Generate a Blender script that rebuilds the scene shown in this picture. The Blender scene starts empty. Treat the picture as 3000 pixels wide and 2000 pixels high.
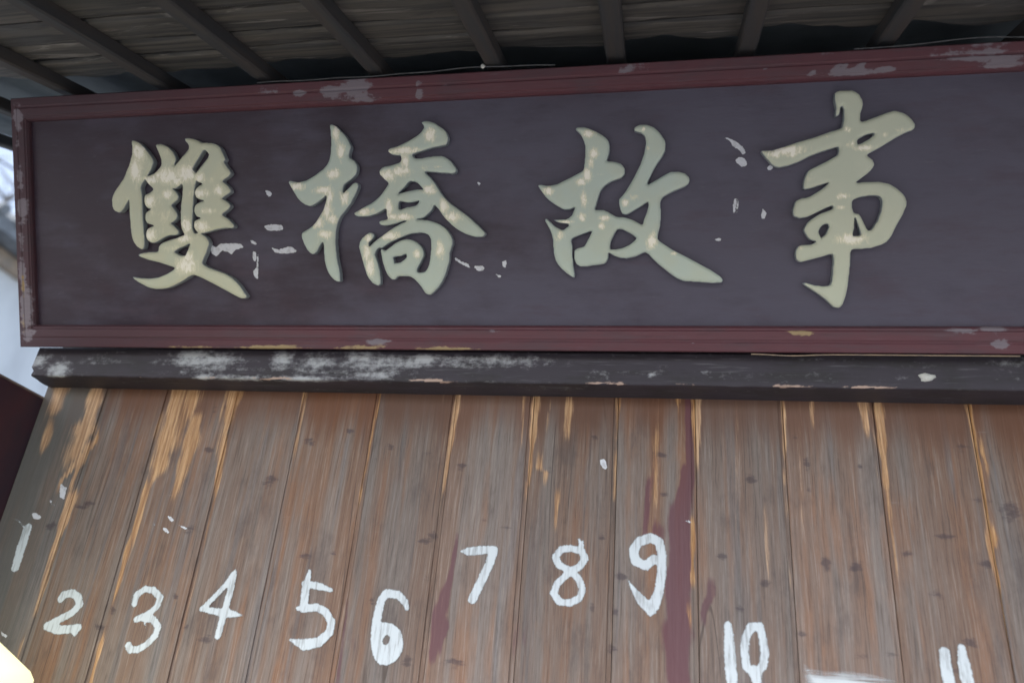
import bpy, math, random
import numpy as np
from mathutils import Vector, Matrix
from mathutils.geometry import delaunay_2d_cdt

S = bpy.context.scene
COL = S.collection
R = math.radians

# ---------------------------------------------------------------- camera
cam_data = bpy.data.cameras.new('camera')
cam = bpy.data.objects.new('camera', cam_data)
COL.objects.link(cam)
right = Vector((0.983529, 0.160945, 0.082264))
up_v = Vector((-0.005392, -0.428798, 0.903384))
fwd = Vector((-0.180670, 0.888948, 0.420868))
m = Matrix.Identity(4)
for i in range(3):
    m[i][0], m[i][1], m[i][2] = right[i], up_v[i], -fwd[i]
m[0][3], m[1][3], m[2][3] = 0.0, -1.7553, 1.6
cam.matrix_world = m
cam_data.sensor_width = 36.0
cam_data.lens = 27.944
cam_data.clip_start = 0.05
cam_data.clip_end = 2000
cam_data.dof.use_dof = True
cam_data.dof.focus_distance = 1.82
cam_data.dof.aperture_fstop = 1.5
S.camera = cam

# ---------------------------------------------------------------- daylight (overcast)
world = bpy.data.worlds.new('World')
S.world = world
world.use_nodes = True
wn = world.node_tree
for n_ in list(wn.nodes):
    wn.nodes.remove(n_)
sky = wn.nodes.new('ShaderNodeTexSky')
sky.sky_type = 'NISHITA'
sky.sun_disc = False
sky.sun_elevation = R(50)
sky.sun_rotation = R(200)
sky.air_density = 1.0
sky.dust_density = 3.0
bg = wn.nodes.new('ShaderNodeBackground')
bg.inputs['Strength'].default_value = 0.15
wo = wn.nodes.new('ShaderNodeOutputWorld')
hs_ = wn.nodes.new('ShaderNodeHueSaturation')
hs_.inputs['Saturation'].default_value = 0.68
wn.links.new(sky.outputs['Color'], hs_.inputs['Color'])
wn.links.new(hs_.outputs['Color'], bg.inputs['Color'])
wn.links.new(bg.outputs['Background'], wo.inputs['Surface'])

sun_data = bpy.data.lights.new('sun', 'SUN')
sun_data.energy = 1.0
sun_data.angle = R(25)
sun_data.color = (1.0, 0.97, 0.93)
sun = bpy.data.objects.new('sun', sun_data)
COL.objects.link(sun)
sun.location = (-2, -6, 10)
sun.rotation_euler = (R(40), 0, R(-20))

S.view_settings.view_transform = 'Standard'
S.view_settings.look = 'None'
S.view_settings.exposure = 1.50
S.view_settings.gamma = 1.0
S.view_settings.use_curve_mapping = False
S.cycles.max_bounces = 8
S.cycles.transparent_max_bounces = 12
S.cycles.use_denoising = True

# ---------------------------------------------------------------- outlines, wear and painted glints, in metres on their own surfaces
CHARACTERS = [
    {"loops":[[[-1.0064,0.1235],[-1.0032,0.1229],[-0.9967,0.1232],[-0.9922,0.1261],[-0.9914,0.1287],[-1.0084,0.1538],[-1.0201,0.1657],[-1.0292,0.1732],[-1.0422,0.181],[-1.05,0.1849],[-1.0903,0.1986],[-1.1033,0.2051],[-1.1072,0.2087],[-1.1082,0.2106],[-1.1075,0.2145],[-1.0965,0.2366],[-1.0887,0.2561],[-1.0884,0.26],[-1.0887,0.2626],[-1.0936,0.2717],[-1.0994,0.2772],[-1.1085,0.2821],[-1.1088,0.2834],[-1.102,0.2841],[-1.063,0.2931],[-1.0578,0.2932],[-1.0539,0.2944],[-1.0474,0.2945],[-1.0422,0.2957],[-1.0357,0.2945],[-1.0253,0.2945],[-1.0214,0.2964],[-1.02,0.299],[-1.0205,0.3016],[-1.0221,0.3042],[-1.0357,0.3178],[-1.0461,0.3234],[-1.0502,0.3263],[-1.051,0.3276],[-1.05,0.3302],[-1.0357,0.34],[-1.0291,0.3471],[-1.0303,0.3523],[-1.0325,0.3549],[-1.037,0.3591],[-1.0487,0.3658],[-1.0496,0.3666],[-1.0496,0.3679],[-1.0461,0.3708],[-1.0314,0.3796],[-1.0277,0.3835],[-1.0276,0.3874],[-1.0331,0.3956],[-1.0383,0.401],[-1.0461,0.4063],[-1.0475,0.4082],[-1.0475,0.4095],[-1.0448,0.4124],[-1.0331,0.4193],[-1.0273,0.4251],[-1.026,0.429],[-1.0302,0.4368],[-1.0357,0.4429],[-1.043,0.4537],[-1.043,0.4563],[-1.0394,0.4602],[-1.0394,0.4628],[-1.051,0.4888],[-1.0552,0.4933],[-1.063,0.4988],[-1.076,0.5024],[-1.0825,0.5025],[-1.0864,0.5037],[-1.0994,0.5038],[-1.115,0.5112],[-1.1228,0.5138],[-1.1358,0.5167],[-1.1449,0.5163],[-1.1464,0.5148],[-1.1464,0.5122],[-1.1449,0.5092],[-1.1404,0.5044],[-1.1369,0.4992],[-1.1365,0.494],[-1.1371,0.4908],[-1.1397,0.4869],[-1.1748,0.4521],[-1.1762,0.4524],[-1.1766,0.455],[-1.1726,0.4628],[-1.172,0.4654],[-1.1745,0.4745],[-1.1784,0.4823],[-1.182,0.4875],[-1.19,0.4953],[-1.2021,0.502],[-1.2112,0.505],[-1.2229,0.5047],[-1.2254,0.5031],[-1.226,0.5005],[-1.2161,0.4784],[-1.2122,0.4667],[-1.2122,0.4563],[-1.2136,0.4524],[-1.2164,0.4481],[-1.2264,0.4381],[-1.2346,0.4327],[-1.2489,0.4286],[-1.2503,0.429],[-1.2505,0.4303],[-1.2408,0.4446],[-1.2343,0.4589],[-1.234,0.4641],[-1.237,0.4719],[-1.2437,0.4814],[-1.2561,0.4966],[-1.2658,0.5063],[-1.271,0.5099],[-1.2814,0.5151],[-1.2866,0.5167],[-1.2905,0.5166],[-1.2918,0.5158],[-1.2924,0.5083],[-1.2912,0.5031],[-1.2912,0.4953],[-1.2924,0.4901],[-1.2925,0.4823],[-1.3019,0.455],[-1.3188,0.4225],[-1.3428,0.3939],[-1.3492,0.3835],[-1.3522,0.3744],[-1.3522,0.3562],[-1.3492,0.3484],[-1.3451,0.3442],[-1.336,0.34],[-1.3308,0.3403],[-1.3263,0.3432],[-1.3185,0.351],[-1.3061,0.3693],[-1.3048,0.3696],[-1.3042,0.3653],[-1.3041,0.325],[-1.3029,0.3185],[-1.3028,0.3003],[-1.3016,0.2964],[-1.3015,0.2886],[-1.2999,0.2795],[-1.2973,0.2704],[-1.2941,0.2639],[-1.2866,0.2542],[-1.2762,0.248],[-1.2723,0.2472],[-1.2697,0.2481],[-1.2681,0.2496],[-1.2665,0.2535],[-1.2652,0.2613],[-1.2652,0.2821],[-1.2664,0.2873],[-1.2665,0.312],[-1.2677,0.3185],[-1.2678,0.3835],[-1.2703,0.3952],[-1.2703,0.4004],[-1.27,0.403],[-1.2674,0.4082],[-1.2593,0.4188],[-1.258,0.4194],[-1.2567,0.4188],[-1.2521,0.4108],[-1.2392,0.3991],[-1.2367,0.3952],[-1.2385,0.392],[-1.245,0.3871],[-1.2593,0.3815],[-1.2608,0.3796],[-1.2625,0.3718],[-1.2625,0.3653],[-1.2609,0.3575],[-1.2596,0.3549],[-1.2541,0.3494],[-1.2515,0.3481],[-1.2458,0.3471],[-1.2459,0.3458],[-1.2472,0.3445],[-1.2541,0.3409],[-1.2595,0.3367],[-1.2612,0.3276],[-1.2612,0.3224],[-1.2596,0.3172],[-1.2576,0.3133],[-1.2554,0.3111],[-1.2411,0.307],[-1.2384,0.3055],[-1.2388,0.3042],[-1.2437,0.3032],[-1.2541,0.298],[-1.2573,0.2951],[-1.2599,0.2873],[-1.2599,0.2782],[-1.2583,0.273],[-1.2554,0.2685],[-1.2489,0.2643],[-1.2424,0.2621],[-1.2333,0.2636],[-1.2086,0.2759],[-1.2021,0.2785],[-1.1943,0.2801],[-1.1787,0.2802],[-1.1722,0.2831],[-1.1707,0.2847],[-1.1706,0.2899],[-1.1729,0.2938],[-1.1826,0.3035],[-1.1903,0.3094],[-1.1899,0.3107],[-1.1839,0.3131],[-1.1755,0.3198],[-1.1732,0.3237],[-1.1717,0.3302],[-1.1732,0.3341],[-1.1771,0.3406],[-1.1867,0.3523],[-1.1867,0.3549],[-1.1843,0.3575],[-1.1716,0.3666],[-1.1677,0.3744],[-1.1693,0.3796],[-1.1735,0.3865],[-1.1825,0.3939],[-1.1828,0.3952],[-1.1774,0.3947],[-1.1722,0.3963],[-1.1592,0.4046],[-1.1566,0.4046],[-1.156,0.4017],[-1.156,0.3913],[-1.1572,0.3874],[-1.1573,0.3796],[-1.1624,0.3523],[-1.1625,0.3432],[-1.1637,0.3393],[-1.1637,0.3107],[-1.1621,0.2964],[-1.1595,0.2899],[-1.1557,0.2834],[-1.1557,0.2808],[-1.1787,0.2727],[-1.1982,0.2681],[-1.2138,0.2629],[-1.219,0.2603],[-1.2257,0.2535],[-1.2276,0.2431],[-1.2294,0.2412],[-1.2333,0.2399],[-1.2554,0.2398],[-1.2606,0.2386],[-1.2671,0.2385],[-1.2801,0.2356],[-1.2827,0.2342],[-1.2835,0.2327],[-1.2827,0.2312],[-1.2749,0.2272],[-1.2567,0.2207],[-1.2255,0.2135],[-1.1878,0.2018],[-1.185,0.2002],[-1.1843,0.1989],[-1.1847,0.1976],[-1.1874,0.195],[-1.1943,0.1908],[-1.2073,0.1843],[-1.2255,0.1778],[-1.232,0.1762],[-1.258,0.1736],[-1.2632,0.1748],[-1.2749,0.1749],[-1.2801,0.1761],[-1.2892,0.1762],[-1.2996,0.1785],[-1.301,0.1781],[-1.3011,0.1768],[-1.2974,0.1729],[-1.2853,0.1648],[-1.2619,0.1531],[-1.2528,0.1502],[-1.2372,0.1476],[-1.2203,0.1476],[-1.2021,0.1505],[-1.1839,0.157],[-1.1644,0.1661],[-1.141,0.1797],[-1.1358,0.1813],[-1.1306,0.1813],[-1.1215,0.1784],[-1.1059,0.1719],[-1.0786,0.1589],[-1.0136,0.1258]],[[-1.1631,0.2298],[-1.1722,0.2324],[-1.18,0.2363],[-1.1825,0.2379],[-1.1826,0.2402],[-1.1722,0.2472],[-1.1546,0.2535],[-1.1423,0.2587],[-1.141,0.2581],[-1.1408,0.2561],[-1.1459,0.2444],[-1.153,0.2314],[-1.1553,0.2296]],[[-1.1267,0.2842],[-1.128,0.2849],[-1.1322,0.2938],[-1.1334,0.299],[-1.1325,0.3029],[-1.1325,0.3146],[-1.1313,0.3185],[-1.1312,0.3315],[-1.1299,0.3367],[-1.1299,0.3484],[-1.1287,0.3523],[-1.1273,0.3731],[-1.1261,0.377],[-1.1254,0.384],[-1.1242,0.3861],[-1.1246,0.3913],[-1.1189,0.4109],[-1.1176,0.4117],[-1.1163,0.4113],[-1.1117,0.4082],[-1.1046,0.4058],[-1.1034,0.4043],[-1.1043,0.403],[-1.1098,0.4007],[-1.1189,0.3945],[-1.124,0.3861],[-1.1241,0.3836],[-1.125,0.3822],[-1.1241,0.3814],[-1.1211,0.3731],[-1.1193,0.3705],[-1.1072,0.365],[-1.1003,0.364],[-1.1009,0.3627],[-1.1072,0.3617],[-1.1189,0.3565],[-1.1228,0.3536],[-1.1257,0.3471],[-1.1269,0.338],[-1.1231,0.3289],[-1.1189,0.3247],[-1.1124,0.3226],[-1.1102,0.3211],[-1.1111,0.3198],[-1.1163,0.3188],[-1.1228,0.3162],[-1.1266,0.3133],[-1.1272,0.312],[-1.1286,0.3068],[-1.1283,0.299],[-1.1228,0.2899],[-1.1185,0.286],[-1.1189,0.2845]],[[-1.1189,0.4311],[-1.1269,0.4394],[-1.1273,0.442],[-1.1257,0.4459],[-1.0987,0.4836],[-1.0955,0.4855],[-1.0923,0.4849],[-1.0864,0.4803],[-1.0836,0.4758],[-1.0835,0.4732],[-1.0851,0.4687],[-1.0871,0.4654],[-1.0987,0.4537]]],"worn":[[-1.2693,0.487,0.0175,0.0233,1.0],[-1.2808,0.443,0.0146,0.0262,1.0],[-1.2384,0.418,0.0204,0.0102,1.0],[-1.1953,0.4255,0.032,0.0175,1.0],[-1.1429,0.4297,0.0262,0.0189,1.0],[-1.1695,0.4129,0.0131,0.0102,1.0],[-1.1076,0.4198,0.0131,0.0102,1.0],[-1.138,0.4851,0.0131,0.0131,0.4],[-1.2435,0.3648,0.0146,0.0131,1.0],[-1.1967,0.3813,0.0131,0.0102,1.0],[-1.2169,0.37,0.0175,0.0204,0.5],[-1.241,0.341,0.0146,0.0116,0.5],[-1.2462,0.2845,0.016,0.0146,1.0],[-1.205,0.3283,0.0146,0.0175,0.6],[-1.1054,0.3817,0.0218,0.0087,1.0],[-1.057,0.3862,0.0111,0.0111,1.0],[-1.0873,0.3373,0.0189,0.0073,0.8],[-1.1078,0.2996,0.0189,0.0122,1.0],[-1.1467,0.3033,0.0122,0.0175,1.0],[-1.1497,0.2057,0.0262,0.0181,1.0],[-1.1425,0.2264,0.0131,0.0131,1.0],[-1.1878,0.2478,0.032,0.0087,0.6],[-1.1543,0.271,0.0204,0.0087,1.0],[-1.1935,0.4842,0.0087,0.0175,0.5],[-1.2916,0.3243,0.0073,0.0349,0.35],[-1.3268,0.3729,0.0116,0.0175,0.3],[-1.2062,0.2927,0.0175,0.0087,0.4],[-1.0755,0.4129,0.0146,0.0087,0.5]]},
    {"loops":[[[-0.5312,0.1299],[-0.5267,0.1293],[-0.5228,0.1309],[-0.5176,0.1345],[-0.5053,0.1468],[-0.4965,0.1598],[-0.4887,0.1754],[-0.4794,0.204],[-0.4781,0.2118],[-0.4779,0.2261],[-0.4706,0.2456],[-0.4703,0.256],[-0.4744,0.2664],[-0.4832,0.2794],[-0.4899,0.2859],[-0.502,0.2939],[-0.515,0.2991],[-0.5241,0.3017],[-0.5319,0.3033],[-0.5384,0.3035],[-0.5423,0.3046],[-0.554,0.305],[-0.5557,0.3054],[-0.5551,0.3067],[-0.5475,0.3072],[-0.541,0.3087],[-0.5354,0.3119],[-0.5196,0.3262],[-0.515,0.3358],[-0.5137,0.3371],[-0.5124,0.3369],[-0.504,0.3288],[-0.4942,0.3141],[-0.4884,0.3067],[-0.4721,0.2905],[-0.4595,0.2807],[-0.4526,0.2765],[-0.4409,0.27],[-0.4344,0.2674],[-0.4162,0.2619],[-0.3993,0.2622],[-0.3935,0.2664],[-0.3927,0.2677],[-0.3927,0.2703],[-0.3974,0.2768],[-0.4117,0.2911],[-0.4162,0.2944],[-0.424,0.3021],[-0.434,0.3106],[-0.4773,0.3425],[-0.4871,0.3522],[-0.4971,0.3652],[-0.5111,0.3877],[-0.5241,0.4032],[-0.5287,0.4068],[-0.5348,0.4133],[-0.5347,0.4146],[-0.5332,0.4151],[-0.528,0.4152],[-0.5228,0.414],[-0.5137,0.4138],[-0.5098,0.4127],[-0.5033,0.4125],[-0.4994,0.4114],[-0.4916,0.4112],[-0.4877,0.4101],[-0.4786,0.4099],[-0.4747,0.4088],[-0.4695,0.4088],[-0.463,0.4105],[-0.4602,0.4133],[-0.4602,0.4198],[-0.4617,0.4228],[-0.4721,0.436],[-0.4786,0.4421],[-0.4877,0.4474],[-0.4955,0.4502],[-0.5163,0.4502],[-0.5202,0.4491],[-0.5267,0.4489],[-0.541,0.4465],[-0.5514,0.446],[-0.5566,0.4465],[-0.5605,0.4481],[-0.5631,0.4506],[-0.5644,0.453],[-0.5643,0.4562],[-0.5579,0.459],[-0.5423,0.4624],[-0.5176,0.4697],[-0.5033,0.4712],[-0.4877,0.4741],[-0.4838,0.4755],[-0.482,0.477],[-0.4784,0.4861],[-0.4781,0.49],[-0.481,0.4991],[-0.4836,0.5043],[-0.4903,0.5114],[-0.5098,0.5253],[-0.5202,0.5292],[-0.528,0.5308],[-0.5358,0.5308],[-0.541,0.5294],[-0.5423,0.5277],[-0.5375,0.5212],[-0.5366,0.516],[-0.5417,0.5082],[-0.5471,0.503],[-0.5553,0.4975],[-0.5696,0.4897],[-0.5865,0.4819],[-0.6034,0.4754],[-0.619,0.472],[-0.6235,0.4692],[-0.6247,0.4666],[-0.6242,0.465],[-0.6203,0.4608],[-0.6151,0.4573],[-0.606,0.4556],[-0.5954,0.4549],[-0.5928,0.451],[-0.5924,0.4458],[-0.5941,0.4406],[-0.5982,0.4377],[-0.619,0.4322],[-0.6333,0.4304],[-0.6398,0.4278],[-0.6453,0.4224],[-0.6468,0.4185],[-0.645,0.4116],[-0.634,0.4003],[-0.6262,0.3938],[-0.625,0.3899],[-0.6278,0.3847],[-0.6418,0.3665],[-0.6489,0.3594],[-0.6615,0.3496],[-0.6684,0.3454],[-0.6892,0.3356],[-0.7087,0.3251],[-0.7102,0.3236],[-0.7102,0.321],[-0.7074,0.3181],[-0.7009,0.3152],[-0.6749,0.3152],[-0.6554,0.3207],[-0.6463,0.3245],[-0.6346,0.331],[-0.632,0.3314],[-0.6302,0.3288],[-0.63,0.3171],[-0.6279,0.3119],[-0.6276,0.3093],[-0.6294,0.3074],[-0.6346,0.3061],[-0.6411,0.3056],[-0.648,0.3028],[-0.6491,0.3002],[-0.6476,0.2972],[-0.645,0.2948],[-0.6398,0.2931],[-0.6268,0.2931],[-0.6073,0.2973],[-0.5878,0.303],[-0.5821,0.3028],[-0.5828,0.3015],[-0.5956,0.2965],[-0.6086,0.2901],[-0.6242,0.2809],[-0.6532,0.2612],[-0.6645,0.2527],[-0.6723,0.2455],[-0.6736,0.2455],[-0.6751,0.2469],[-0.6751,0.2534],[-0.6643,0.2638],[-0.6617,0.269],[-0.662,0.2729],[-0.6697,0.277],[-0.6736,0.277],[-0.6827,0.2718],[-0.6911,0.2651],[-0.6973,0.256],[-0.7002,0.2443],[-0.6895,0.204],[-0.6817,0.178],[-0.6762,0.1685],[-0.6671,0.1579],[-0.658,0.153],[-0.6541,0.1518],[-0.6502,0.153],[-0.648,0.1559],[-0.647,0.1598],[-0.647,0.1728],[-0.6482,0.178],[-0.6484,0.1845],[-0.6539,0.2066],[-0.6599,0.2235],[-0.6599,0.2261],[-0.6583,0.2313],[-0.6547,0.2378],[-0.6489,0.2417],[-0.645,0.2398],[-0.6411,0.2414],[-0.6307,0.2484],[-0.619,0.2549],[-0.5969,0.264],[-0.5748,0.2718],[-0.5657,0.2734],[-0.5553,0.2736],[-0.5501,0.2748],[-0.5384,0.2731],[-0.5293,0.2695],[-0.5265,0.2664],[-0.5226,0.2586],[-0.5222,0.2365],[-0.5234,0.2313],[-0.5236,0.2235],[-0.5247,0.2196],[-0.5249,0.2144],[-0.5278,0.2001],[-0.531,0.1923],[-0.5342,0.1871],[-0.5367,0.1845],[-0.5397,0.1829],[-0.5514,0.1813],[-0.5553,0.1829],[-0.5568,0.1845],[-0.5569,0.1897],[-0.553,0.1975],[-0.5485,0.204],[-0.5408,0.2196],[-0.5399,0.2235],[-0.5405,0.23],[-0.5421,0.2352],[-0.5456,0.2417],[-0.5549,0.2508],[-0.5644,0.2563],[-0.5722,0.2588],[-0.5813,0.2605],[-0.5956,0.2575],[-0.6099,0.251],[-0.6268,0.2388],[-0.6333,0.2349],[-0.6372,0.2349],[-0.6437,0.2381],[-0.645,0.2376],[-0.6457,0.2326],[-0.6417,0.2092],[-0.6362,0.191],[-0.631,0.1793],[-0.6274,0.1741],[-0.6216,0.1683],[-0.6177,0.166],[-0.6125,0.1657],[-0.6099,0.167],[-0.606,0.1717],[-0.6021,0.1733],[-0.5813,0.1734],[-0.5722,0.1717],[-0.5644,0.1669],[-0.554,0.1565],[-0.5472,0.1481],[-0.539,0.1351],[-0.5358,0.1322]],[[-0.7561,0.1624],[-0.7503,0.1618],[-0.7481,0.1637],[-0.7473,0.1663],[-0.7483,0.1702],[-0.7485,0.1819],[-0.7496,0.1858],[-0.7498,0.191],[-0.7535,0.2066],[-0.7561,0.2222],[-0.7563,0.23],[-0.7574,0.2339],[-0.7576,0.2456],[-0.7588,0.2508],[-0.7588,0.2612],[-0.7576,0.2664],[-0.7574,0.2794],[-0.7545,0.2924],[-0.7519,0.3015],[-0.7467,0.3132],[-0.7431,0.3184],[-0.7341,0.3275],[-0.7176,0.3483],[-0.7058,0.3691],[-0.6991,0.3847],[-0.6991,0.3899],[-0.7,0.3925],[-0.7022,0.3944],[-0.7061,0.3955],[-0.7126,0.393],[-0.7347,0.3729],[-0.736,0.3729],[-0.7375,0.3743],[-0.7379,0.3808],[-0.735,0.3899],[-0.7334,0.3925],[-0.7135,0.4055],[-0.7048,0.4142],[-0.702,0.4211],[-0.7005,0.4302],[-0.702,0.4367],[-0.7069,0.4458],[-0.7178,0.452],[-0.7193,0.4536],[-0.721,0.4588],[-0.721,0.4614],[-0.7194,0.4679],[-0.7163,0.4757],[-0.716,0.4809],[-0.7254,0.5004],[-0.7308,0.5075],[-0.7503,0.527],[-0.7555,0.5305],[-0.762,0.5331],[-0.7659,0.5334],[-0.7677,0.5316],[-0.7678,0.5251],[-0.7666,0.5199],[-0.7665,0.5082],[-0.7653,0.503],[-0.7653,0.4848],[-0.7665,0.4796],[-0.7667,0.4705],[-0.768,0.4627],[-0.7709,0.451],[-0.7724,0.4477],[-0.777,0.4393],[-0.7876,0.4289],[-0.8075,0.4156],[-0.8309,0.4039],[-0.8478,0.401],[-0.853,0.4009],[-0.8712,0.4047],[-0.875,0.4029],[-0.8757,0.4003],[-0.8663,0.3834],[-0.853,0.3622],[-0.8439,0.3529],[-0.8348,0.3467],[-0.8231,0.3429],[-0.8166,0.3441],[-0.8101,0.3467],[-0.8036,0.3506],[-0.7915,0.3587],[-0.7828,0.3658],[-0.7815,0.3664],[-0.7798,0.3652],[-0.7797,0.3613],[-0.7813,0.3535],[-0.7865,0.3379],[-0.7903,0.3301],[-0.8007,0.3145],[-0.8082,0.3041],[-0.8166,0.2957],[-0.8283,0.2882],[-0.8426,0.2807],[-0.8445,0.2768],[-0.8445,0.269],[-0.839,0.2534],[-0.8312,0.2391],[-0.8244,0.232],[-0.8179,0.2281],[-0.8127,0.2296],[-0.8075,0.2332],[-0.8033,0.2391],[-0.7984,0.2486],[-0.7932,0.2552],[-0.7919,0.2562],[-0.7906,0.2561],[-0.7888,0.2495],[-0.7887,0.23],[-0.7875,0.2248],[-0.7873,0.2144],[-0.7844,0.2001],[-0.7805,0.1884],[-0.7766,0.1806],[-0.7717,0.1741],[-0.7637,0.1663]],[[-0.6112,0.2038],[-0.6127,0.2053],[-0.6136,0.2118],[-0.6154,0.2157],[-0.6148,0.2183],[-0.6086,0.2201],[-0.5969,0.2206],[-0.5865,0.225],[-0.5839,0.2249],[-0.5826,0.2237],[-0.5821,0.2196],[-0.5833,0.217],[-0.5878,0.2125],[-0.5969,0.2063]],[[-0.5982,0.3299],[-0.5997,0.3314],[-0.6006,0.3379],[-0.5997,0.3457],[-0.5969,0.3484],[-0.5943,0.3485],[-0.5787,0.345],[-0.5696,0.3451],[-0.554,0.348],[-0.5514,0.3487],[-0.5503,0.3483],[-0.5501,0.347],[-0.5534,0.3418],[-0.5579,0.3377],[-0.5735,0.3347],[-0.58,0.3345],[-0.593,0.3298]],[[-0.5995,0.3664],[-0.5998,0.3678],[-0.5976,0.3704],[-0.5891,0.3775],[-0.5807,0.386],[-0.5774,0.3904],[-0.5722,0.394],[-0.5657,0.3943],[-0.5605,0.3927],[-0.554,0.3901],[-0.5488,0.3853],[-0.5408,0.3756],[-0.541,0.3742],[-0.5553,0.3748],[-0.5787,0.3709]]],"worn":[[-0.7512,0.5135,0.0089,0.0208,1.0],[-0.7397,0.4701,0.0095,0.0193,1.0],[-0.7592,0.4163,0.0142,0.0113,1.0],[-0.853,0.3902,0.0193,0.0095,1.0],[-0.7846,0.3796,0.0222,0.0083,1.0],[-0.7694,0.3647,0.0095,0.0193,1.0],[-0.7792,0.3331,0.0148,0.0222,1.0],[-0.8016,0.3046,0.0163,0.0133,1.0],[-0.7835,0.2751,0.0154,0.0095,1.0],[-0.7325,0.3608,0.0104,0.0163,1.0],[-0.7642,0.3096,0.0104,0.0104,1.0],[-0.5203,0.4984,0.0125,0.0154,1.0],[-0.5858,0.4644,0.0341,0.0083,1.0],[-0.5831,0.4417,0.0095,0.0163,1.0],[-0.6254,0.4091,0.0222,0.0125,1.0],[-0.5924,0.4166,0.0252,0.0095,1.0],[-0.6841,0.3265,0.0222,0.0083,1.0],[-0.5247,0.3721,0.0163,0.0095,1.0],[-0.4898,0.3345,0.0104,0.0163,1.0],[-0.4695,0.3087,0.0178,0.0101,1.0],[-0.6177,0.3121,0.0163,0.0071,1.0],[-0.6234,0.335,0.0095,0.0193,1.0],[-0.5848,0.3113,0.0193,0.0071,1.0],[-0.6244,0.2693,0.0252,0.0095,1.0],[-0.6795,0.2299,0.0095,0.0193,1.0],[-0.6709,0.1951,0.0095,0.0222,1.0],[-0.4996,0.233,0.0095,0.0193,1.0],[-0.5359,0.4232,0.0095,0.0065,0.6],[-0.5006,0.4248,0.0125,0.0036,0.6],[-0.556,0.2253,0.0071,0.0095,1.0],[-0.6759,0.2645,0.0095,0.0095,1.0]]},
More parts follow.
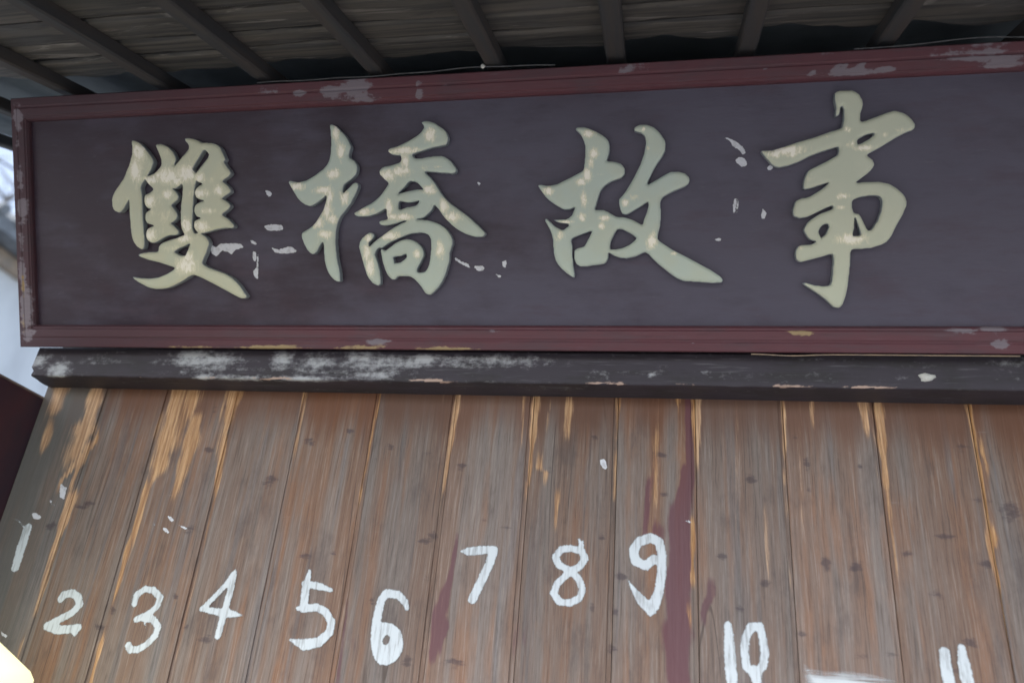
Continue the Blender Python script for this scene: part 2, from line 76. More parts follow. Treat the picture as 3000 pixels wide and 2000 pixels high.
    {"loops":[[[0.1064,0.1528],[0.111,0.1521],[0.1357,0.1526],[0.1385,0.1554],[0.1385,0.1593],[0.1363,0.1632],[0.1318,0.1677],[0.1136,0.1803],[0.0629,0.2089],[0.0317,0.2253],[0.0027,0.2451],[-0.0017,0.2503],[-0.0014,0.2594],[0.0036,0.2802],[0.0038,0.2893],[0.0049,0.2932],[0.005,0.314],[0.0038,0.3192],[0.0037,0.3309],[0.0054,0.3361],[0.009,0.3413],[0.0148,0.3454],[0.033,0.3545],[0.0499,0.3605],[0.0577,0.3644],[0.0642,0.3695],[0.0661,0.3751],[0.066,0.3803],[0.0644,0.3842],[0.0564,0.3922],[0.0434,0.3964],[0.0265,0.3965],[0.0239,0.3961],[0.0135,0.3909],[-0.0203,0.3715],[-0.0229,0.3708],[-0.0242,0.3716],[-0.0245,0.3738],[-0.0219,0.3803],[-0.0128,0.3998],[-0.0037,0.4154],[0.0085,0.4323],[0.0137,0.444],[0.0141,0.4583],[0.0127,0.4648],[0.0044,0.4782],[-0.0028,0.4869],[-0.0121,0.4947],[-0.0203,0.4988],[-0.0281,0.5014],[-0.0424,0.5017],[-0.0515,0.4975],[-0.0531,0.496],[-0.0547,0.4921],[-0.0543,0.4895],[-0.0531,0.4882],[-0.0385,0.4832],[-0.0327,0.4778],[-0.0305,0.4739],[-0.0289,0.4648],[-0.0289,0.4596],[-0.0328,0.4375],[-0.0409,0.4141],[-0.0552,0.3855],[-0.0708,0.3595],[-0.0795,0.3478],[-0.0859,0.3413],[-0.0872,0.3387],[-0.0872,0.3296],[-0.0843,0.3166],[-0.0807,0.3088],[-0.0749,0.3056],[-0.0697,0.3056],[-0.0658,0.3071],[-0.0385,0.3228],[-0.0281,0.3298],[-0.0242,0.3316],[-0.0229,0.3312],[-0.0224,0.3244],[-0.0253,0.3114],[-0.0323,0.2932],[-0.0345,0.2841],[-0.0359,0.2827],[-0.0398,0.2837],[-0.0489,0.2895],[-0.0567,0.2934],[-0.071,0.2986],[-0.0788,0.3002],[-0.0879,0.3004],[-0.0944,0.302],[-0.11,0.3116],[-0.1217,0.3168],[-0.1386,0.3174],[-0.1404,0.3192],[-0.1402,0.3218],[-0.1298,0.3556],[-0.1272,0.3608],[-0.1223,0.3673],[-0.1178,0.3715],[-0.1048,0.3793],[-0.0827,0.3865],[-0.0757,0.3933],[-0.0744,0.3959],[-0.0747,0.4063],[-0.0788,0.4132],[-0.0836,0.418],[-0.0944,0.4221],[-0.1022,0.4237],[-0.11,0.4239],[-0.1137,0.4258],[-0.114,0.4271],[-0.11,0.4394],[-0.1082,0.4492],[-0.1082,0.4596],[-0.1098,0.4661],[-0.1124,0.4713],[-0.1178,0.4771],[-0.1256,0.4832],[-0.1386,0.491],[-0.1555,0.4988],[-0.1659,0.5017],[-0.1802,0.5014],[-0.1832,0.4999],[-0.1842,0.4973],[-0.1744,0.4869],[-0.1709,0.4817],[-0.1657,0.47],[-0.1628,0.4596],[-0.1628,0.4349],[-0.1639,0.431],[-0.1641,0.4219],[-0.1652,0.418],[-0.1654,0.4115],[-0.1672,0.4064],[-0.1711,0.4034],[-0.1919,0.3929],[-0.2257,0.3774],[-0.2413,0.3744],[-0.2504,0.3745],[-0.2621,0.377],[-0.2673,0.3769],[-0.2686,0.376],[-0.2689,0.3738],[-0.2663,0.3686],[-0.2523,0.3491],[-0.2452,0.342],[-0.2296,0.3306],[-0.2166,0.3228],[-0.2101,0.3199],[-0.1984,0.3199],[-0.1932,0.3215],[-0.188,0.3243],[-0.1863,0.3231],[-0.1865,0.3205],[-0.193,0.3062],[-0.1997,0.3007],[-0.2062,0.2978],[-0.2283,0.2977],[-0.2326,0.2971],[-0.2323,0.2958],[-0.2302,0.2945],[-0.2205,0.2903],[-0.2062,0.2885],[-0.2,0.2867],[-0.1996,0.2841],[-0.201,0.2821],[-0.2114,0.2747],[-0.2166,0.2747],[-0.2309,0.2825],[-0.2491,0.2999],[-0.2517,0.3006],[-0.2536,0.2984],[-0.2533,0.2945],[-0.2423,0.275],[-0.2385,0.2646],[-0.2356,0.2516],[-0.2354,0.2373],[-0.2343,0.2334],[-0.2341,0.223],[-0.2328,0.2165],[-0.2299,0.2061],[-0.2244,0.1966],[-0.2153,0.1859],[-0.204,0.1762],[-0.1919,0.168],[-0.1893,0.1669],[-0.1867,0.1681],[-0.1862,0.1736],[-0.1899,0.1944],[-0.19,0.2074],[-0.1913,0.2126],[-0.1914,0.2373],[-0.1938,0.2477],[-0.1934,0.2529],[-0.1906,0.2557],[-0.1815,0.2596],[-0.1516,0.27],[-0.149,0.2702],[-0.1477,0.2685],[-0.1487,0.2659],[-0.1618,0.2412],[-0.1646,0.2373],[-0.1672,0.2357],[-0.1802,0.2323],[-0.1841,0.2301],[-0.1869,0.2269],[-0.1874,0.21],[-0.1857,0.2035],[-0.1831,0.1983],[-0.1809,0.1957],[-0.1737,0.1915],[-0.1594,0.1912],[-0.1464,0.1936],[-0.1386,0.1938],[-0.1204,0.1967],[-0.116,0.1996],[-0.1123,0.2061],[-0.1108,0.21],[-0.1106,0.2191],[-0.11,0.2205],[-0.1087,0.2212],[-0.0983,0.2149],[-0.0892,0.211],[-0.0827,0.2094],[-0.0762,0.2092],[-0.071,0.208],[-0.0502,0.2123],[-0.032,0.2206],[-0.0281,0.2209],[-0.021,0.2165],[-0.0138,0.208],[-0.0008,0.1951],[0.0287,0.171],[0.0408,0.1628],[0.0525,0.1577],[0.059,0.1561],[0.072,0.1559],[0.0759,0.1548],[0.0889,0.1547],[0.0941,0.1535]],[[-0.1048,0.229],[-0.1061,0.2297],[-0.1068,0.2321],[-0.1067,0.2386],[-0.1051,0.2464],[-0.096,0.2659],[-0.0908,0.2724],[-0.0866,0.2738],[-0.0788,0.2726],[-0.0619,0.2636],[-0.0537,0.2581],[-0.0498,0.2542],[-0.0492,0.2529],[-0.05,0.2503],[-0.0541,0.2458],[-0.0645,0.2383],[-0.0788,0.2318],[-0.0944,0.2289]]],"worn":[[-0.1546,0.4871,0.0143,0.0088,1.0],[-0.1419,0.4414,0.0099,0.0121,1.0],[-0.1495,0.4216,0.0061,0.0121,1.0],[-0.1596,0.3968,0.0099,0.0176,1.0],[-0.1724,0.3795,0.0121,0.0077,1.0],[-0.1647,0.3413,0.0072,0.0176,1.0],[-0.2444,0.3613,0.0149,0.0088,1.0],[-0.2083,0.2916,0.0171,0.0039,1.0],[-0.1698,0.3009,0.0083,0.0088,1.0],[-0.1189,0.2985,0.0116,0.0061,1.0],[-0.1265,0.2822,0.0072,0.0088,1.0],[-0.2187,0.2611,0.0121,0.0121,0.8],[-0.0146,0.2448,0.0116,0.0176,1.0],[-0.0736,0.3314,0.0077,0.0077,1.0],[-0.0536,0.3409,0.0116,0.0077,0.7],[-0.0331,0.4907,0.0044,0.0044,1.0],[0.0338,0.2178,0.0072,0.0036,1.0],[-0.0243,0.4495,0.0055,0.0055,0.6],[-0.1292,0.3958,0.011,0.0033,0.5]]},
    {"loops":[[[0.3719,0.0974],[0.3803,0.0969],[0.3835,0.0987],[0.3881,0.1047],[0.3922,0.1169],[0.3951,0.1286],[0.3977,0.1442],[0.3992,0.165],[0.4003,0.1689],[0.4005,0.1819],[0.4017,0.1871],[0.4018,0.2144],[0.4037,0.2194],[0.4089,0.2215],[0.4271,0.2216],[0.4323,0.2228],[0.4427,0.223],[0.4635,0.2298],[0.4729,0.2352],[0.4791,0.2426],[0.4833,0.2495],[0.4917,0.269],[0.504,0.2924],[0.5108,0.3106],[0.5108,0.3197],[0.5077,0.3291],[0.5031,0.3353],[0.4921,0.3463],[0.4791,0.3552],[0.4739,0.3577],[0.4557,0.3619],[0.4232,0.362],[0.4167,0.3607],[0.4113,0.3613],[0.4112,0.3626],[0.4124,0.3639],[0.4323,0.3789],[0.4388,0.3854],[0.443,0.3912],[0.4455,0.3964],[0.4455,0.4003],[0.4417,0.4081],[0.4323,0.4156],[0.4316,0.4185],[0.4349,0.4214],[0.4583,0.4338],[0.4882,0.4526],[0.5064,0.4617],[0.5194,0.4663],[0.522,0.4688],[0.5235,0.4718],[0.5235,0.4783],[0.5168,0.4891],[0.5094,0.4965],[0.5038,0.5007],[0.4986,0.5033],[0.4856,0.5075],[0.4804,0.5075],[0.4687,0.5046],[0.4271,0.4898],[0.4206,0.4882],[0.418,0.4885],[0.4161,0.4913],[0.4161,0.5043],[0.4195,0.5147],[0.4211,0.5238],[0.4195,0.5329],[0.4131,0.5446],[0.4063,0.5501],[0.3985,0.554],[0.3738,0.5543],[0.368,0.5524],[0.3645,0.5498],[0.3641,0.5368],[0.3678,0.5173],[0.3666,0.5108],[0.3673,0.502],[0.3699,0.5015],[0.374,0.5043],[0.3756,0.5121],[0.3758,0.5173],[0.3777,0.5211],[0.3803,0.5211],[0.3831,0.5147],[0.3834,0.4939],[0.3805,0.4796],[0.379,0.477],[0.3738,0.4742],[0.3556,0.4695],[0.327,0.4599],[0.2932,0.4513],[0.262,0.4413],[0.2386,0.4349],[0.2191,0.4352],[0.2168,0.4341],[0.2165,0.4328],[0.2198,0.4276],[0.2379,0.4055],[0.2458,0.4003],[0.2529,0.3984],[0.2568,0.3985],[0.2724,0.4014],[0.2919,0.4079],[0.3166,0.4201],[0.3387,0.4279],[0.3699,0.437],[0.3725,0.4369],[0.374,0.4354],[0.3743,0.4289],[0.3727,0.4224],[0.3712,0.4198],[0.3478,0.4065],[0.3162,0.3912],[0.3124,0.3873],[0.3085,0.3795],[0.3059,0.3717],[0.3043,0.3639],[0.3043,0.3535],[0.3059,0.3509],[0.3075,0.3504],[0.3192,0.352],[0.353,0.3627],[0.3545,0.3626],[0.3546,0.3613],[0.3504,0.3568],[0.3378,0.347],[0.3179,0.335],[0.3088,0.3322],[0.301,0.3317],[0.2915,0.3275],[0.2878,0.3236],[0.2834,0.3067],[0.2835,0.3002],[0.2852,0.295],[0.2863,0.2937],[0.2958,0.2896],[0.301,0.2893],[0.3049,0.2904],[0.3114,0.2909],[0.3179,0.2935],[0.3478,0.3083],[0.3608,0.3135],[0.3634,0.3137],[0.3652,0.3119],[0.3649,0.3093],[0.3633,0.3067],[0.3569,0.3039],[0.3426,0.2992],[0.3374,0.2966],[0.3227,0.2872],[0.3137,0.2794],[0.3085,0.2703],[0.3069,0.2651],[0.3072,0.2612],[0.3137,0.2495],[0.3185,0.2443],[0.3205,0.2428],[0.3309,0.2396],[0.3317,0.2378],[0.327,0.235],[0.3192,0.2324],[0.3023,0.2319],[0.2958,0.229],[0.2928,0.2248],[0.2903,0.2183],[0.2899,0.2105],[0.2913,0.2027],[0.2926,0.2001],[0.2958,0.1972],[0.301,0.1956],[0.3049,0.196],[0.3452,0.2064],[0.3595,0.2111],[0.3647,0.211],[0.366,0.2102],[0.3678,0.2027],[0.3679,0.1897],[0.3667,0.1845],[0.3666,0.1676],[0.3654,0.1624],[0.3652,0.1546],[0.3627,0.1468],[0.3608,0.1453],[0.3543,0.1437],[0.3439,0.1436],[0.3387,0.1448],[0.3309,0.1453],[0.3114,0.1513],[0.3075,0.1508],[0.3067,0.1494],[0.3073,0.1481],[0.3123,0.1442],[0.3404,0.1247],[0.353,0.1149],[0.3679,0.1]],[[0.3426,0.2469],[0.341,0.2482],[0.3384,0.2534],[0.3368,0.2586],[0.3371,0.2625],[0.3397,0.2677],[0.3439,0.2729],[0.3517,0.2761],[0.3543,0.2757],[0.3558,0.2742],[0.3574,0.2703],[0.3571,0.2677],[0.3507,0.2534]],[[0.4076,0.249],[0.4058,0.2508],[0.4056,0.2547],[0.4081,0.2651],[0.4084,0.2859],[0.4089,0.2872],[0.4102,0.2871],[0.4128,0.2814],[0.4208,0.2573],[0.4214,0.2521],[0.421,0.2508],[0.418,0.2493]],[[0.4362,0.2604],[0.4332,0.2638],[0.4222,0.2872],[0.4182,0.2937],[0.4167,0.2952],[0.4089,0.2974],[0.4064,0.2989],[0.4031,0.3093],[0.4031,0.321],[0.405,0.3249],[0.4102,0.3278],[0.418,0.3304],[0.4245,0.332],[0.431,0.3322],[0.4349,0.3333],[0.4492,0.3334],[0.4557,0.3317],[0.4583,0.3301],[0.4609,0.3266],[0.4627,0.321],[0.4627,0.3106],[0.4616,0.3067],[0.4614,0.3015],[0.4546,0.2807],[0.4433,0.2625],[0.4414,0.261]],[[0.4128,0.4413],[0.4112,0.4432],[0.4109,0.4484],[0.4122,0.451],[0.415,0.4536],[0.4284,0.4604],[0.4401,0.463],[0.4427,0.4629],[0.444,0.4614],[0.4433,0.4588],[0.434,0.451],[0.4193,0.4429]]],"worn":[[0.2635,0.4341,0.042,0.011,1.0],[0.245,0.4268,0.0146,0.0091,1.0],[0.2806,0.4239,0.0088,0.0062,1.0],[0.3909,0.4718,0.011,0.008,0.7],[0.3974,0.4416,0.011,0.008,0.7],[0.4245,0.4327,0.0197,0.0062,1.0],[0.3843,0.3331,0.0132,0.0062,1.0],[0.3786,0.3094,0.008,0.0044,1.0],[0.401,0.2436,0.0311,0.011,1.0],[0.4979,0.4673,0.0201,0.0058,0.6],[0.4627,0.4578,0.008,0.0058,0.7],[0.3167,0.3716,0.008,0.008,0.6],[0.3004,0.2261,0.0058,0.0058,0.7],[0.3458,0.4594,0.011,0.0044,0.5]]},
]
FLAKES = [[[-1.0814,0.2284],[-1.0796,0.2278],[-1.0776,0.2282],[-1.0736,0.2304],[-1.0706,0.2334],[-1.0689,0.2364],[-1.0626,0.241],[-1.0596,0.2409],[-1.0546,0.2385],[-1.0526,0.2393],[-1.0506,0.238],[-1.0486,0.2386],[-1.0466,0.2375],[-1.0446,0.2352],[-1.0426,0.2348],[-1.0404,0.2324],[-1.0366,0.2314],[-1.0348,0.2344],[-1.0276,0.2421],[-1.0216,0.2439],[-1.0166,0.2442],[-1.0146,0.2464],[-1.0076,0.247],[-1.0057,0.2484],[-1.0057,0.2504],[-1.0116,0.2567],[-1.0146,0.2576],[-1.0196,0.2575],[-1.021,0.2584],[-1.0216,0.2591],[-1.0246,0.2588],[-1.0306,0.2598],[-1.0336,0.259],[-1.0396,0.2596],[-1.0446,0.2587],[-1.0526,0.2596],[-1.0596,0.2589],[-1.0656,0.2592],[-1.0686,0.2573],[-1.0706,0.2568],[-1.0786,0.25],[-1.0824,0.2514],[-1.0856,0.2542],[-1.0876,0.2543],[-1.089,0.2564],[-1.0936,0.2587],[-1.0949,0.2564],[-1.0941,0.2534],[-1.0943,0.2474],[-1.0936,0.2444],[-1.0942,0.2414],[-1.0926,0.2384],[-1.0925,0.2364],[-1.0906,0.2339],[-1.0876,0.2326],[-1.0856,0.2306]],[[-0.9771,0.2138],[-0.9752,0.2132],[-0.9731,0.2148],[-0.9712,0.2248],[-0.9721,0.2298],[-0.9717,0.2328],[-0.9726,0.2348],[-0.9727,0.2368],[-0.9732,0.2379],[-0.9762,0.2378],[-0.9782,0.2387],[-0.9802,0.2379],[-0.9813,0.2368],[-0.9811,0.2288],[-0.9819,0.2258],[-0.9808,0.2188]],[[-0.9721,0.1711],[-0.9695,0.1709],[-0.9679,0.1731],[-0.9684,0.1801],[-0.9673,0.1831],[-0.9673,0.1891],[-0.9663,0.1921],[-0.9674,0.1991],[-0.9661,0.2011],[-0.9669,0.2111],[-0.9659,0.2141],[-0.9654,0.2201],[-0.9666,0.2261],[-0.966,0.2291],[-0.9662,0.2301],[-0.9675,0.2307],[-0.97,0.2281],[-0.9709,0.2261],[-0.9711,0.2231],[-0.9705,0.2201],[-0.9705,0.2141],[-0.9715,0.2121],[-0.9714,0.2041],[-0.9723,0.2021],[-0.9715,0.2001],[-0.9735,0.1987],[-0.9779,0.1931],[-0.9795,0.192],[-0.981,0.1891],[-0.9804,0.1821],[-0.9761,0.1741]],[[-0.9358,0.3695],[-0.9342,0.3705],[-0.9296,0.3715],[-0.929,0.3735],[-0.9267,0.3755],[-0.9272,0.3785],[-0.9286,0.3802],[-0.9308,0.3815],[-0.9316,0.3834],[-0.9346,0.3839],[-0.9366,0.385],[-0.9426,0.3858],[-0.9439,0.3855],[-0.9447,0.3845],[-0.9424,0.3805],[-0.941,0.3755],[-0.9386,0.3734]],[[-0.9719,0.2543],[-0.9695,0.2553],[-0.9694,0.2563],[-0.9702,0.2583],[-0.973,0.2613],[-0.9765,0.2626],[-0.9795,0.2649],[-0.9845,0.2662],[-0.9865,0.2667],[-0.987,0.2653],[-0.9854,0.2623],[-0.9851,0.2603],[-0.9826,0.2573],[-0.9805,0.257],[-0.9785,0.2555]],[[-0.917,0.2869],[-0.912,0.2877],[-0.908,0.2873],[-0.906,0.2884],[-0.9014,0.2889],[-0.8992,0.2919],[-0.8995,0.2959],[-0.9007,0.2979],[-0.904,0.3013],[-0.906,0.3019],[-0.908,0.3012],[-0.911,0.3024],[-0.916,0.3026],[-0.918,0.3035],[-0.921,0.3028],[-0.924,0.3041],[-0.9257,0.3029],[-0.927,0.3027],[-0.93,0.3039],[-0.932,0.3037],[-0.935,0.3017],[-0.938,0.3025],[-0.942,0.3012],[-0.944,0.3014],[-0.946,0.3006],[-0.948,0.3008],[-0.949,0.3003],[-0.9494,0.2989],[-0.9472,0.2949],[-0.942,0.2897],[-0.939,0.2881],[-0.936,0.2883],[-0.934,0.2872],[-0.92,0.2879]],[[-0.9037,0.2318],[-0.902,0.2309],[-0.898,0.2323],[-0.894,0.231],[-0.89,0.231],[-0.884,0.2316],[-0.881,0.2327],[-0.878,0.2322],[-0.876,0.2332],[-0.874,0.2325],[-0.872,0.2343],[-0.868,0.2344],[-0.8655,0.2368],[-0.8651,0.2388],[-0.866,0.2398],[-0.871,0.2424],[-0.873,0.2447],[-0.8761,0.2468],[-0.88,0.2486],[-0.883,0.2487],[-0.885,0.2481],[-0.887,0.2491],[-0.889,0.249],[-0.891,0.2474],[-0.895,0.2461],[-0.898,0.2461],[-0.902,0.244],[-0.905,0.2444],[-0.908,0.2438],[-0.911,0.2417],[-0.925,0.245],[-0.929,0.2478],[-0.9316,0.2478],[-0.9311,0.2458],[-0.929,0.2422],[-0.9262,0.2398],[-0.9246,0.2368],[-0.921,0.2343],[-0.919,0.2345],[-0.916,0.2333],[-0.913,0.2338],[-0.911,0.2322]],[[-0.4366,0.1924],[-0.4352,0.1917],[-0.4332,0.1918],[-0.4323,0.1934],[-0.4342,0.1954],[-0.4372,0.2013],[-0.4402,0.2023],[-0.4422,0.2039],[-0.4452,0.2038],[-0.4482,0.2058],[-0.4542,0.2075],[-0.4572,0.2105],[-0.4599,0.2114],[-0.4622,0.2137],[-0.4654,0.2154],[-0.4682,0.2163],[-0.4702,0.2144],[-0.4682,0.2092],[-0.4642,0.2076],[-0.4572,0.2023],[-0.4532,0.2008],[-0.4492,0.1979],[-0.4472,0.1978],[-0.4422,0.195]],[[-0.4116,0.184],[-0.4013,0.1852],[-0.3985,0.189],[-0.3986,0.191],[-0.401,0.195],[-0.4023,0.1961],[-0.4073,0.1968],[-0.4103,0.1964],[-0.4143,0.197],[-0.4173,0.1964],[-0.4203,0.1971],[-0.4223,0.1959],[-0.4234,0.193],[-0.4223,0.1916],[-0.4203,0.1911],[-0.4183,0.187],[-0.4163,0.1851]],[[-0.3658,0.1687],[-0.3615,0.1683],[-0.3595,0.1698],[-0.3585,0.1717],[-0.3588,0.1727],[-0.3615,0.1747],[-0.3655,0.175],[-0.3695,0.1769],[-0.3717,0.1767],[-0.3717,0.1757],[-0.3699,0.1727],[-0.3682,0.1717]],[[-0.351,0.1911],[-0.3497,0.1909],[-0.3473,0.1921],[-0.3474,0.1961],[-0.3462,0.1981],[-0.3456,0.2021],[-0.3466,0.2081],[-0.3487,0.209],[-0.3499,0.2081],[-0.3507,0.2074],[-0.3557,0.2061],[-0.3569,0.2041],[-0.356,0.2011],[-0.3564,0.1981],[-0.3549,0.1941]],[[-0.4103,0.3809],[-0.409,0.3811],[-0.4066,0.3849],[-0.4064,0.3869],[-0.4118,0.3899],[-0.414,0.3912],[-0.4147,0.3909],[-0.4147,0.3889]],[[0.1782,0.4316],[0.1796,0.4307],[0.1806,0.4309],[0.1846,0.4322],[0.1857,0.4336],[0.1846,0.4403],[0.1817,0.4446],[0.1803,0.4456],[0.1797,0.4486],[0.1772,0.4496],[0.1736,0.4523],[0.1696,0.4565],[0.1676,0.4572],[0.1656,0.4596],[0.1636,0.4604],[0.1616,0.4621],[0.1606,0.4619],[0.1566,0.4646],[0.1526,0.4658],[0.1516,0.4669],[0.1478,0.4686],[0.1406,0.4692],[0.14,0.4686],[0.1406,0.467],[0.1436,0.4661],[0.1476,0.4631],[0.1499,0.4626],[0.1527,0.4596],[0.1562,0.4536],[0.1566,0.4516],[0.1582,0.4496],[0.1636,0.445],[0.1676,0.4444],[0.1716,0.4401],[0.1736,0.439]],[[0.1774,0.4043],[0.179,0.4041],[0.181,0.4049],[0.184,0.4049],[0.188,0.4072],[0.1886,0.4083],[0.1887,0.4113],[0.1875,0.4163],[0.1858,0.4183],[0.1854,0.4203],[0.183,0.4229],[0.1794,0.4243],[0.178,0.4258],[0.177,0.4263],[0.176,0.4258],[0.175,0.4254],[0.172,0.4259],[0.17,0.4256],[0.1682,0.4243],[0.168,0.4231],[0.165,0.4208],[0.164,0.4183],[0.167,0.4125],[0.169,0.4115]],[[0.2331,0.3953],[0.2345,0.3946],[0.2375,0.3948],[0.2433,0.3993],[0.2434,0.4013],[0.2405,0.4049],[0.2395,0.4059],[0.2375,0.4061],[0.2355,0.4057],[0.2336,0.4043],[0.2304,0.4003]],[[0.1626,0.3048],[0.1634,0.3044],[0.1644,0.3054],[0.1661,0.3088],[0.1656,0.3138],[0.1666,0.3188],[0.1665,0.3218],[0.1683,0.3268],[0.1675,0.3318],[0.1682,0.3358],[0.1664,0.3373],[0.1644,0.3369],[0.163,0.3358],[0.1618,0.3328],[0.161,0.3248],[0.1594,0.3229],[0.1592,0.3218],[0.1602,0.3178],[0.1596,0.3158],[0.1602,0.3128],[0.1601,0.3068],[0.1604,0.3058]],[[0.1671,0.306],[0.1684,0.3054],[0.1694,0.306],[0.1711,0.309],[0.1702,0.313],[0.1708,0.316],[0.172,0.318],[0.1721,0.331],[0.1729,0.333],[0.1724,0.3342],[0.1704,0.3355],[0.1683,0.333],[0.1691,0.329],[0.1679,0.326],[0.1677,0.319],[0.1667,0.317],[0.1671,0.315],[0.1663,0.309]],[[0.2211,0.2912],[0.2242,0.2907],[0.2272,0.2911],[0.2292,0.2968],[0.2302,0.2979],[0.2313,0.3032],[0.23,0.3042],[0.2272,0.309],[0.224,0.3122],[0.2232,0.3127],[0.2224,0.3122],[0.2217,0.3102],[0.2222,0.3082],[0.2211,0.3062],[0.2193,0.2992],[0.2197,0.2942]],[[0.1264,0.2444],[0.1297,0.244],[0.1346,0.2444],[0.1359,0.2494],[0.1337,0.2504],[0.1307,0.2513],[0.1257,0.2495],[0.1237,0.25],[0.1228,0.2494],[0.1223,0.2484],[0.1228,0.2464]]]
